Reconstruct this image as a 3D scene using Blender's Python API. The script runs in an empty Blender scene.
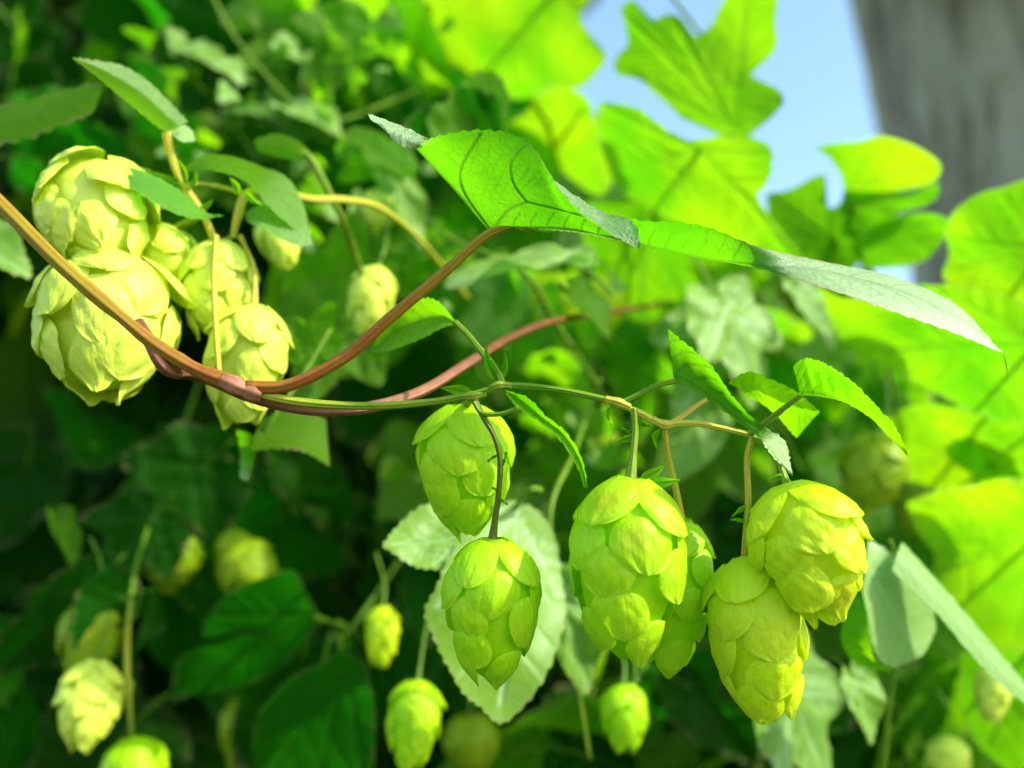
import bpy, math, random
import numpy as np
from mathutils import Vector, Matrix

rng = np.random.default_rng(11)
random.seed(11)
scene = bpy.context.scene
COL = scene.collection

# ------------------------------------------------------------------ camera frame
PITCH = math.radians(12)
CAM = np.array([0.0, 0.0, 1.6])
RIGHT = np.array([1.0, 0, 0])
FWD = np.array([0, math.cos(PITCH), math.sin(PITCH)])
UP = np.array([0, -math.sin(PITCH), math.cos(PITCH)])
FPX = 1000.0


def P(px, py, d):
    """a point of the real scene, d metres in front of where the photographer stood"""
    return CAM + d * (FWD + (px - 512) / FPX * RIGHT + (384 - py) / FPX * UP)


def PV(p):
    return P(*p)


def proj(w):
    r = np.asarray(w) - CAM
    d = r @ FWD
    return 512 + FPX * (r @ RIGHT) / d, 384 - FPX * (r @ UP) / d, d


def camdir(x, y, z):
    """direction: x right, y up in view, z away from the camera"""
    v = x * RIGHT + y * UP + z * FWD
    return v / np.linalg.norm(v)


SUN_DIR = np.array([0.72, -0.28, 0.63])
SUN_DIR /= np.linalg.norm(SUN_DIR)


def nrm(v):
    v = np.asarray(v, float)
    return v / (np.linalg.norm(v) + 1e-12)


# ------------------------------------------------------------------ materials
def new_mat(name):
    m = bpy.data.materials.new(name)
    m.use_nodes = True
    nt = m.node_tree
    nt.nodes.clear()
    return m, nt


class NB:
    def __init__(self, nt):
        self.nt = nt

    def n(self, typ, **kw):
        nd = self.nt.nodes.new(typ)
        for k, v in kw.items():
            setattr(nd, k, v)
        return nd

    def link(self, a, b):
        self.nt.links.new(a, b)

    def setin(self, sock, v):
        if hasattr(v, 'links') or isinstance(v, bpy.types.NodeSocket):
            self.link(v, sock)
        else:
            if sock.type == 'RGBA' and len(v) == 3:
                v = (*v, 1)
            sock.default_value = v

    def mix(self, fac, a, b, blend='MIX'):
        nd = self.n('ShaderNodeMix', data_type='RGBA', blend_type=blend)
        self.setin(nd.inputs[0], fac)
        self.setin(nd.inputs[6], a)
        self.setin(nd.inputs[7], b)
        return nd.outputs[2]

    def math(self, op, a, b=0.0, clamp=False):
        nd = self.n('ShaderNodeMath', operation=op)
        nd.use_clamp = clamp
        self.setin(nd.inputs[0], a)
        self.setin(nd.inputs[1], b)
        return nd.outputs[0]

    def attr(self, name):
        return self.n('ShaderNodeAttribute', attribute_name=name).outputs['Fac']

    def noise(self, vec, scale, detail=3, rough=0.55):
        nd = self.n('ShaderNodeTexNoise')
        self.link(vec, nd.inputs['Vector'])
        nd.inputs['Scale'].default_value = scale
        nd.inputs['Detail'].default_value = detail
        nd.inputs['Roughness'].default_value = rough
        return nd.outputs['Fac']

    def ramp(self, fac, stops):
        nd = self.n('ShaderNodeValToRGB')
        el = nd.color_ramp.elements
        while len(el) < len(stops):
            el.new(0.5)
        for e, (p, c) in zip(el, stops):
            e.position = p
            e.color = (*c, 1) if len(c) == 3 else c
        self.link(fac, nd.inputs[0])
        return nd.outputs[0]


def leaf_material(name, top_a, top_b, trans_a, trans_b, tw=0.5, rough=0.45, sheen=0.15,
                  vein_top=(0.16, 0.30, 0.05), vein_trans=(0.10, 0.30, 0.01), under=(0.12, 0.28, 0.06),
                  bump=0.35, spots=True, spec=0.5, net=260):
    m, nt = new_mat(name)
    b = NB(nt)
    out = b.n('ShaderNodeOutputMaterial')
    co = b.n('ShaderNodeTexCoord').outputs['Object']
    rnd = b.math('FRACT', b.math('ADD', b.n('ShaderNodeObjectInfo').outputs['Random'], b.attr('rnd')))
    vein = b.attr('vein')
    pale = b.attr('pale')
    big = b.noise(co, 45, 3)
    fine = b.noise(co, 900, 3)
    top = b.mix(rnd, top_a, top_b)
    top = b.mix(b.math('MULTIPLY', big, 0.5), top, tuple(c * 0.55 for c in top_a))
    top = b.mix(b.math('MULTIPLY', vein, 0.75), top, vein_top)
    back = b.n('ShaderNodeNewGeometry').outputs['Backfacing']
    top = b.mix(b.math('MULTIPLY', back, 0.55), top, under)
    # sun glare painted in: base colour whitened by 'pale', grained like fine hairs
    glare_mask = b.math('MULTIPLY', b.math('MULTIPLY', pale, b.math('ADD', b.math('MULTIPLY', fine, 1.1), 0.1), True), b.math('SUBTRACT', 1.0, b.math('MULTIPLY', vein, 0.6)))
    top = b.mix(glare_mask, top, (0.66, 0.84, 0.44))
    tr = b.mix(rnd, trans_a, trans_b)
    tr = b.mix(b.math('MULTIPLY', b.math('SUBTRACT', big, 0.3, True), 0.8, True), tr,
               tuple(c * k for c, k in zip(trans_a, (0.55, 0.72, 0.6))))
    tr = b.mix(b.math('MULTIPLY', vein, 0.7), tr, vein_trans)
    if spots:
        sp = b.noise(co, 110, 4, 0.7)
        spm = b.ramp(sp, [(0.70, (0, 0, 0)), (0.76, (1, 1, 1))])
        spm = b.math('MULTIPLY', spm, 0.7)
        top = b.mix(spm, top, (0.24, 0.15, 0.05))
        tr = b.mix(spm, tr, (0.35, 0.20, 0.03))
    vo = b.n('ShaderNodeTexVoronoi', feature='DISTANCE_TO_EDGE')
    wv = b.n('ShaderNodeVectorMath', operation='ADD')
    nzv = b.n('ShaderNodeTexNoise')
    b.link(co, nzv.inputs['Vector'])
    nzv.inputs['Scale'].default_value = 180
    sc = b.n('ShaderNodeVectorMath', operation='SCALE')
    b.link(nzv.outputs['Color'], sc.inputs[0])
    sc.inputs['Scale'].default_value = 0.006
    b.link(co, wv.inputs[0])
    b.link(sc.outputs[0], wv.inputs[1])
    b.link(wv.outputs[0], vo.inputs['Vector'])
    vo.inputs['Scale'].default_value = net
    netv = b.ramp(vo.outputs['Distance'], [(0.0, (1, 1, 1)), (0.09, (0, 0, 0))])
    netv = b.math('MULTIPLY', netv, 0.22)
    tr = b.mix(netv, tr, vein_trans)
    top = b.mix(b.math('MULTIPLY', netv, 0.8), top, vein_top)
    cloud = b.noise(co, 22, 3, 0.6)
    tr = b.mix(b.math('MULTIPLY', b.math('SUBTRACT', cloud, 0.40, True), 3.2, True), tr, tuple(c * k for c, k in zip(trans_a, (0.45, 0.74, 0.8))))
    edge = b.attr('edge')
    top = b.mix(edge, top, (0.42, 0.30, 0.16))
    tr = b.mix(edge, tr, (0.55, 0.36, 0.15))
    bh = b.math('ADD', b.math('MULTIPLY', fine, 0.35), b.math('ADD', b.math('MULTIPLY', vein, -1.0), b.math('MULTIPLY', netv, -0.3)))
    bp = b.n('ShaderNodeBump')
    bp.inputs['Strength'].default_value = bump
    bp.inputs['Distance'].default_value = 0.0006
    b.link(bh, bp.inputs['Height'])
    pr = b.n('ShaderNodeBsdfPrincipled')
    b.link(top, pr.inputs['Base Color'])
    pr.inputs['Roughness'].default_value = rough
    pr.inputs['Specular IOR Level'].default_value = spec
    pr.inputs['Sheen Weight'].default_value = sheen
    pr.inputs['Sheen Roughness'].default_value = 0.4
    b.link(bp.outputs[0], pr.inputs['Normal'])
    tl = b.n('ShaderNodeBsdfTranslucent')
    b.link(tr, tl.inputs['Color'])
    b.link(bp.outputs[0], tl.inputs['Normal'])
    mx = b.n('ShaderNodeMixShader')
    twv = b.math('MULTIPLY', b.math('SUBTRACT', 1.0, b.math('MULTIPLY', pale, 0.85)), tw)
    b.link(twv, mx.inputs[0])
    b.link(pr.outputs[0], mx.inputs[1])
    b.link(tl.outputs[0], mx.inputs[2])
    b.link(mx.outputs[0], out.inputs[0])
    return m


def bract_material(name, a, bcol, shade, trans, tw=0.35, browning=0.5):
    m, nt = new_mat(name)
    b = NB(nt)
    out = b.n('ShaderNodeOutputMaterial')
    co = b.n('ShaderNodeTexCoord').outputs['Object']
    rnd = b.math('FRACT', b.math('ADD', b.n('ShaderNodeObjectInfo').outputs['Random'], b.attr('rnd')))
    pv = b.attr('pv')
    pu = b.attr('pu')
    wob = b.math('MULTIPLY', b.noise(co, 160, 2), 0.35)
    stripe = b.math('SINE', b.math('MULTIPLY', b.math('ADD', pv, wob), 21.0))
    stripe = b.math('MULTIPLY', b.math('ADD', stripe, 1.0), 0.5)
    stripe = b.math('POWER', stripe, 5.0)
    big = b.noise(co, 130, 4)
    crumple = b.noise(co, 420, 4, 0.6)
    c = b.mix(rnd, a, bcol)
    c = b.mix(b.math('MULTIPLY', big, 0.7), c, shade)
    c = b.mix(b.math('MULTIPLY', stripe, 0.09), c, tuple(k * 0.6 for k in shade))
    # paler margin and tip
    c = b.mix(b.math('MULTIPLY', b.math('POWER', pu, 3.0), 0.30), c, (0.84, 0.94, 0.07))
    br = b.noise(co, 95, 4, 0.7)
    brm = b.math('MULTIPLY', b.ramp(br, [(0.66, (0, 0, 0)), (0.78, (1, 1, 1))]), browning)
    brown = b.attr('brown')
    bnz = b.noise(co, 500, 3)
    brm = b.math('ADD', brm, b.math('MULTIPLY', brown, b.math('ADD', bnz, 0.15)), True)
    c = b.mix(b.math('MULTIPLY', brm, 0.8), c, (0.55, 0.30, 0.02))
    t = b.mix(brm, b.mix(b.math('MULTIPLY', stripe, 0.16), trans, tuple(k * 0.6 for k in trans)), (0.5, 0.26, 0.03))
    h = b.math('ADD', b.math('MULTIPLY', crumple, 0.8), b.math('MULTIPLY', stripe, 0.11))
    bp = b.n('ShaderNodeBump')
    bp.inputs['Strength'].default_value = 0.5
    bp.inputs['Distance'].default_value = 0.0009
    b.link(h, bp.inputs['Height'])
    pr = b.n('ShaderNodeBsdfPrincipled')
    b.link(c, pr.inputs['Base Color'])
    pr.inputs['Roughness'].default_value = 0.42
    pr.inputs['Specular IOR Level'].default_value = 0.3
    pr.inputs['Sheen Weight'].default_value = 0.0
    b.link(bp.outputs[0], pr.inputs['Normal'])
    tl = b.n('ShaderNodeBsdfTranslucent')
    b.link(t, tl.inputs['Color'])
    b.link(bp.outputs[0], tl.inputs['Normal'])
    mx = b.n('ShaderNodeMixShader')
    mx.inputs[0].default_value = tw
    b.link(pr.outputs[0], mx.inputs[1])
    b.link(tl.outputs[0], mx.inputs[2])
    b.link(mx.outputs[0], out.inputs[0])
    return m


def stem_material(name, a, bcol, c3=None, rough=0.45):
    m, nt = new_mat(name)
    b = NB(nt)
    out = b.n('ShaderNodeOutputMaterial')
    co = b.n('ShaderNodeTexCoord').outputs['Object']
    pu = b.attr('pu')
    pv = b.attr('pv')
    nz = b.noise(co, 120, 4, 0.65)
    fine = b.noise(co, 1500, 2)
    amount = b.math('MULTIPLY', b.attr('tint'), 1.0)  # stem's own colour change along its length
    f = b.math('ADD', amount, b.math('MULTIPLY', b.math('SUBTRACT', nz, 0.5), 0.9), True)
    c = b.mix(f, a, bcol)
    if c3:
        sp = b.ramp(b.noise(co, 700, 3, 0.7), [(0.56, (0, 0, 0)), (0.68, (1, 1, 1))])
        c = b.mix(b.math('MULTIPLY', sp, 0.5), c, c3)
    ridge = b.math('SINE', b.math('MULTIPLY', pv, 2 * math.pi * 6))
    h = b.math('ADD', b.math('MULTIPLY', fine, 0.6), b.math('MULTIPLY', ridge, 0.7))
    bp = b.n('ShaderNodeBump')
    bp.inputs['Strength'].default_value = 0.45
    bp.inputs['Distance'].default_value = 0.0004
    b.link(h, bp.inputs['Height'])
    pr = b.n('ShaderNodeBsdfPrincipled')
    b.link(c, pr.inputs['Base Color'])
    pr.inputs['Roughness'].default_value = rough
    pr.inputs['Specular IOR Level'].default_value = 0.25
    b.link(bp.outputs[0], pr.inputs['Normal'])
    b.link(pr.outputs[0], out.inputs[0])
    return m


M = {}
# leaves in the sun: strongly translucent, sunlight also put into the colour
M['leaf_lime'] = leaf_material('leaf_lime', (0.10, 0.24, 0.012), (0.17, 0.30, 0.015),
                               (0.34, 0.82, 0.003), (0.55, 0.90, 0.003), tw=0.80, spec=0.12, sheen=0.0, spots=True,
                               vein_trans=(0.30, 0.62, 0.01))
M['leaf_green'] = leaf_material('leaf_green', (0.10, 0.26, 0.006), (0.15, 0.32, 0.008),
                                (0.28, 0.80, 0.003), (0.44, 0.88, 0.003), tw=0.62, sheen=0.0, spec=0.10, under=(0.12, 0.28, 0.012))
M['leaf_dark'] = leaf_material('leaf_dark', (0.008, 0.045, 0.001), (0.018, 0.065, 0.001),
                               (0.015, 0.32, 0.002), (0.04, 0.38, 0.003), tw=0.42, sheen=0.0, rough=0.5, spec=0.05, under=(0.008, 0.075, 0.003), vein_top=(0.03, 0.12, 0.01))  # darker copy of the leaf, shade put into its colour
M['leaf_hero'] = leaf_material('leaf_hero', (0.05, 0.17, 0.012), (0.06, 0.18, 0.014),
                               (0.26, 0.90, 0.004), (0.28, 0.92, 0.004), tw=0.70, sheen=0.1, bump=0.6,
                               vein_trans=(0.16, 0.36, 0.01), vein_top=(0.20, 0.30, 0.10))
M['leaf_silver'] = leaf_material('leaf_silver', (0.19, 0.40, 0.022), (0.27, 0.48, 0.040),
                                 (0.30, 0.75, 0.06), (0.36, 0.80, 0.10), tw=0.3, sheen=0.1, rough=0.4, under=(0.28, 0.56, 0.14), vein_top=(0.50, 0.74, 0.34), spec=0.3)  # paler copy of the leaf, sun glare put into its colour
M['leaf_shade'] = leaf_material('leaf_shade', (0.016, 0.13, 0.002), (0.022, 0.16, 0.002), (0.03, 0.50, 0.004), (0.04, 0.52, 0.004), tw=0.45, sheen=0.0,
                                rough=0.5, spec=0.06, under=(0.012, 0.13, 0.004), vein_top=(0.03, 0.17, 0.01))  # green leaf darkened in its colour to stand for shade
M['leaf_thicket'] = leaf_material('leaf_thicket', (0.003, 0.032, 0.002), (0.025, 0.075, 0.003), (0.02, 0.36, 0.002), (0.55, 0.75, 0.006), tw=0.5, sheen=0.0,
                                  rough=0.4, spec=0.12, under=(0.006, 0.05, 0.003), vein_top=(0.02, 0.09, 0.006))  # deep shade put into the colour of the far leaves
M['bract'] = bract_material('bract_fresh', (0.58, 0.93, 0.008), (0.72, 0.95, 0.016), (0.42, 0.80, 0.003),
                            (0.66, 0.98, 0.005), tw=0.33)
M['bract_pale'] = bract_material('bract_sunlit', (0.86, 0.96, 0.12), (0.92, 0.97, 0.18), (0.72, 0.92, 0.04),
                                 (0.86, 0.96, 0.05), tw=0.12, browning=0.1)  # brighter copy of the bract, sunlight put into its colour
M['bract_yellow'] = bract_material('bract_ripe', (0.76, 0.95, 0.012), (0.88, 0.96, 0.03), (0.58, 0.84, 0.004),
                                   (0.84, 0.96, 0.010), tw=0.30, browning=0.6)
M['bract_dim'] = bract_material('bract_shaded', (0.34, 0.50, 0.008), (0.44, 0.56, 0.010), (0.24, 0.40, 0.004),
                                (0.50, 0.72, 0.008), browning=0.2)  # darker copy of the bract, shade put into its colour
M['stem_red'] = stem_material('stem_redbrown', (0.36, 0.11, 0.018), (0.36, 0.30, 0.012), (0.46, 0.20, 0.05))
M['stem_pink'] = stem_material('stem_pink', (0.17, 0.06, 0.015), (0.56, 0.23, 0.13), (0.20, 0.05, 0.015))
M['stem_green'] = stem_material('stem_green', (0.13, 0.28, 0.012), (0.55, 0.55, 0.04), None)
M['stem_yellow'] = stem_material('stem_yellow', (0.55, 0.55, 0.05), (0.62, 0.40, 0.05), (0.55, 0.28, 0.05))
M['stem_dark'] = stem_material('stem_dark', (0.10, 0.17, 0.015), (0.26, 0.16, 0.03), None)


def bark_material():
    m, nt = new_mat('bark')
    b = NB(nt)
    out = b.n('ShaderNodeOutputMaterial')
    tc = b.n('ShaderNodeTexCoord').outputs['Object']
    mp = b.n('ShaderNodeMapping')
    mp.inputs['Scale'].default_value = (1, 1, 0.16)
    b.link(tc, mp.inputs[0])
    v = mp.outputs[0]
    n1 = b.noise(v, 13, 6, 0.7)
    n2 = b.noise(v, 20, 4, 0.6)
    c = b.ramp(n1, [(0.40, (0.05, 0.038, 0.024)), (0.52, (0.42, 0.36, 0.25)), (0.72, (0.72, 0.66, 0.54))])
    c = b.mix(b.math('MULTIPLY', b.ramp(n2, [(0.45, (0, 0, 0)), (0.62, (1, 1, 1))]), 0.55), c, (0.58, 0.54, 0.42))
    n3 = b.noise(tc, 6, 3, 0.5)
    c = b.mix(b.math('MULTIPLY', b.ramp(n3, [(0.5, (0, 0, 0)), (0.7, (1, 1, 1))]), 0.5), c, (0.30, 0.17, 0.09))
    bp = b.n('ShaderNodeBump')
    bp.inputs['Strength'].default_value = 0.9
    bp.inputs['Distance'].default_value = 0.012
    b.link(n1, bp.inputs['Height'])
    pr = b.n('ShaderNodeBsdfPrincipled')
    b.link(c, pr.inputs['Base Color'])
    pr.inputs['Roughness'].default_value = 0.9
    b.link(bp.outputs[0], pr.inputs['Normal'])
    b.link(pr.outputs[0], out.inputs[0])
    return m


M['bark'] = bark_material()


def ground_material():
    m, nt = new_mat('grassy_soil')
    b = NB(nt)
    out = b.n('ShaderNodeOutputMaterial')
    tc = b.n('ShaderNodeTexCoord').outputs['Object']
    c = b.ramp(b.noise(tc, 2.5, 6, 0.65), [(0.3, (0.035, 0.05, 0.015)), (0.55, (0.06, 0.10, 0.02)), (0.75, (0.10, 0.085, 0.05))])
    bp = b.n('ShaderNodeBump')
    bp.inputs['Distance'].default_value = 0.03
    b.link(b.noise(tc, 40, 5, 0.7), bp.inputs['Height'])
    pr = b.n('ShaderNodeBsdfPrincipled')
    b.link(c, pr.inputs['Base Color'])
    pr.inputs['Roughness'].default_value = 0.95
    b.link(bp.outputs[0], pr.inputs['Normal'])
    b.link(pr.outputs[0], out.inputs[0])
    return m


M['ground'] = ground_material()


# ------------------------------------------------------------------ mesh helpers
def link_mesh(name, verts, faces, mat, parent=None, attrs=None, smooth=True, origin=None):
    verts = np.asarray(verts, float)
    if origin is not None:
        verts = verts - np.asarray(origin)
    me = bpy.data.meshes.new(name)
    me.from_pydata(verts.tolist(), [], [tuple(int(i) for i in f) for f in faces])
    if attrs:
        for k, a in attrs.items():
            at = me.attributes.new(k, 'FLOAT', 'POINT')
            at.data.foreach_set('value', np.asarray(a, np.float32).ravel())
    if smooth:
        me.polygons.foreach_set('use_smooth', [True] * len(me.polygons))
    me.materials.append(mat)
    me.update()
    o = bpy.data.objects.new(name, me)
    COL.objects.link(o)
    if parent is not None:
        o.parent = parent
    return o


def thing(name, label, cat, loc, group=None):
    o = bpy.data.objects.new(name, None)
    o.empty_display_size = 0.01
    COL.objects.link(o)
    o.location = Vector(loc)
    o['label'] = label
    o['category'] = cat
    if group:
        o['group'] = group
    return o


def catmull(pts, n):
    pts = np.asarray(pts, float)
    k = len(pts)
    if k == 2:
        t = np.linspace(0, 1, n)[:, None]
        return pts[0] * (1 - t) + pts[1] * t
    ext = np.vstack([2 * pts[0] - pts[1], pts, 2 * pts[-1] - pts[-2]])
    ts = np.linspace(0, k - 1, n)
    i = np.minimum(ts.astype(int), k - 2)
    f = (ts - i)[:, None]
    p0, p1, p2, p3 = ext[i], ext[i + 1], ext[i + 2], ext[i + 3]
    return 0.5 * (2 * p1 + (p2 - p0) * f + (2 * p0 - 5 * p1 + 4 * p2 - p3) * f ** 2 + (3 * p1 - p0 - 3 * p2 + p3) * f ** 3)


def grid_faces(n, m, wrap=False, off=0):
    f = []
    for i in range(n - 1):
        for j in range(m if wrap else m - 1):
            j2 = (j + 1) % m
            f.append((off + i * m + j, off + i * m + j2, off + (i + 1) * m + j2, off + (i + 1) * m + j))
    return f


def tube_arrays(pts, rad, n=40, sides=12, lump=0.06, seed=0):
    """pts: world points; rad: radius list, resampled"""
    r0 = np.random.default_rng(seed)
    c = catmull(pts, n)
    rr = np.interp(np.linspace(0, 1, n), np.linspace(0, 1, len(rad)), rad)
    lumpv = np.interp(np.linspace(0, 1, n), np.linspace(0, 1, max(4, n // 4)), r0.normal(0, lump, max(4, n // 4)))
    rr = rr * (1 + lumpv)
    tan = np.gradient(c, axis=0)
    tan /= np.linalg.norm(tan, axis=1)[:, None] + 1e-12
    a = nrm(np.cross(tan[0], [0.3, 1, 0.21]))
    V = []
    for i in range(n):
        a = nrm(a - tan[i] * (a @ tan[i]))
        bb = np.cross(tan[i], a)
        for j in range(sides):
            th = 2 * math.pi * j / sides
            V.append(c[i] + rr[i] * (math.cos(th) * a + math.sin(th) * bb))
    F = grid_faces(n, sides, True)
    k = len(V)
    V.append(c[0]); V.append(c[-1])
    for j in range(sides):
        F.append((k, (j + 1) % sides, j))
        F.append((k + 1, (n - 1) * sides + j, (n - 1) * sides + (j + 1) % sides))
    pu = np.append(np.repeat(np.linspace(0, 1, n), sides), [0, 1])
    pv = np.append(np.tile(np.arange(sides) / sides, n), [0, 0])
    return np.array(V), F, {'pu': pu, 'pv': pv}


def merge_arrays(parts):
    V, F, A, off = [], [], {}, 0
    keys = set()
    for v, f, a in parts:
        keys |= set(a)
    for v, f, a in parts:
        V.append(v)
        F += [tuple(i + off for i in q) for q in f]
        for k in keys:
            A.setdefault(k, []).append(np.asarray(a.get(k, np.zeros(len(v)))))
        off += len(v)
    return np.vstack(V), F, {k: np.concatenate(x) for k, x in A.items()}


def tube(name, pix, rad, mat, parent, n=40, sides=12, lump=0.06, seed=0, tint=None, world=False):
    pts = [np.asarray(p) for p in pix] if world else [PV(p) for p in pix]
    V, F, A = tube_arrays(pts, rad, n, sides, lump, seed)
    if tint is not None:
        A['tint'] = np.interp(A['pu'], np.linspace(0, 1, len(tint)), tint)
    return link_mesh(name, V, F, mat, parent, A, origin=parent.location if parent else None)


def seg_dist(p, a, b):
    ab = b - a
    t = np.clip(((p - a) @ ab) / (ab @ ab + 1e-12), 0, 1)
    return np.linalg.norm(p - (a + t[:, None] * ab), axis=1)


def saw(x):
    """serration: rises slowly, drops quickly, teeth point to the tip"""
    f = x - np.floor(x)
    return np.where(f < 0.72, f / 0.72, (1 - f) / 0.28)


# ---------------------------------------------------------------- loft leaves (hand shaped)
def loft(curves, N=70, Mx=28, bulge=0.0, teeth=0, serr=0.0, rim=(True, True), pale=None, nsec=8, midrow=None,
         veins=None, edgebrown=0.0, ripple=0.0, seed=0, pale_s=None):
    """curves: >=2 rows of equal knot count, (px,py,d) each.  Returns arrays."""
    r0 = np.random.default_rng(seed)
    W = [[PV(p) for p in c] for c in curves]
    rows = np.stack([catmull(c, N) for c in W], 1)           # N x R x 3
    grid = np.stack([catmull(rows[i], Mx) for i in range(N)])  # N x Mx x 3
    t = np.linspace(0, 1, N)[:, None] * np.ones((1, Mx))
    s = np.linspace(-1, 1, Mx)[None, :] * np.ones((N, 1))
    du = np.gradient(grid, axis=0)
    dv = np.gradient(grid, axis=1)
    nn = np.cross(du, dv)
    nn /= np.linalg.norm(nn, axis=2)[..., None] + 1e-12
    width = np.linalg.norm(grid[:, -1] - grid[:, 0], axis=1)[:, None]
    taper = np.clip(np.minimum(t, 1 - t) * 6, 0, 1)
    # vein field
    vein = np.zeros((N, Mx))
    if veins is None:
        sm = 0.0 if midrow is None else midrow
        dist = np.abs(s - sm)
        vein = np.maximum(vein, np.exp(-(dist / 0.05) ** 2))
        ph = t * nsec - dist * 1.6
        fr = np.abs(ph - np.round(ph))
        vein = np.maximum(vein, 0.75 * np.exp(-(fr / 0.055) ** 2) * (dist > 0.02))
        ph2 = t * nsec * 4 + dist * 5
        fr2 = np.abs(ph2 - np.round(ph2))
        vein = np.maximum(vein, 0.28 * np.exp(-(fr2 / 0.09) ** 2))
    else:
        flat = grid.reshape(-1, 3)
        rel = flat - CAM
        d = rel @ FWD
        pp = np.stack([512 + FPX * (rel @ RIGHT) / d, 384 - FPX * (rel @ UP) / d], 1)
        vv = np.zeros(len(pp))
        for line, wpx, st in veins:
            L = catmull(np.array(line, float), 24)
            dd = np.min(np.stack([seg_dist(pp, L[k], L[k + 1]) for k in range(23)]), 0)
            vv = np.maximum(vv, st * np.exp(-(dd / wpx) ** 2))
        vein = vv.reshape(N, Mx)
    between = np.sin(t * nsec * 2 * math.pi) * (1 - np.abs(s)) * 0.5
    disp = bulge * (1 - s ** 2) * width * taper + ripple * width * taper * (between + r0.normal(0, 0.02, (N, Mx)))
    disp = disp - 0.0004 * vein
    grid = grid + nn * disp[..., None]
    if teeth:
        tt = saw(np.linspace(0, 1, N) * teeth) * (0.6 + 0.4 * r0.random(N))
        for side, col in ((0, 0), (1, Mx - 1)):
            if not rim[side]:
                continue
            ndir = grid[:, col] - grid[:, col + (2 if side == 0 else -2)]
            ndir /= np.linalg.norm(ndir, axis=1)[:, None] + 1e-12
            grid[:, col] += ndir * (serr * tt * np.clip(np.minimum(np.linspace(0, 1, N), 1 - np.linspace(0, 1, N)) * 12, 0, 1))[:, None]
    e = np.zeros((N, Mx))
    if edgebrown:
        k = r0.random(8)
        prof = np.interp(np.linspace(0, 1, N), np.linspace(0, 1, 8), k)[:, None]
        for side, sg in ((0, -1), (1, 1)):
            if rim[side]:
                e = np.maximum(e, np.clip((sg * s - 0.90) / 0.1, 0, 1) * np.clip(prof * 2 - 0.7, 0, 1) * edgebrown)
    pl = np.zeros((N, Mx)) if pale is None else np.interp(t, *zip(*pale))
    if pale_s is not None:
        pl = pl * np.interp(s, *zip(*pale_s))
    return (grid.reshape(-1, 3), grid_faces(N, Mx),
            {'vein': vein.ravel(), 'pale': pl.ravel(), 'pu': t.ravel(), 'pv': s.ravel(), 'edge': e.ravel(),
             'rnd': np.full(N * Mx, 0.0)})


def loft_leaf(parent, patches, mat, label=None, name='leaf', petiole=None, prad=(0.0011, 0.0009), pmat='stem_green', tint=(0.3, 0.3)):
    V, F, A = merge_arrays(patches) if len(patches) > 1 else patches[0]
    o = link_mesh(name, V, F, mat, parent, A, origin=parent.location)
    if label:
        o['label'] = label
    if petiole:
        V, F, A = tube_arrays([PV(p) for p in petiole], prad, 30, 10)
        A['tint'] = np.interp(A['pu'], np.linspace(0, 1, len(tint)), tint)
        link_mesh('petiole', V, F, M[pmat], o, A, origin=parent.location)
    return o


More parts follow.
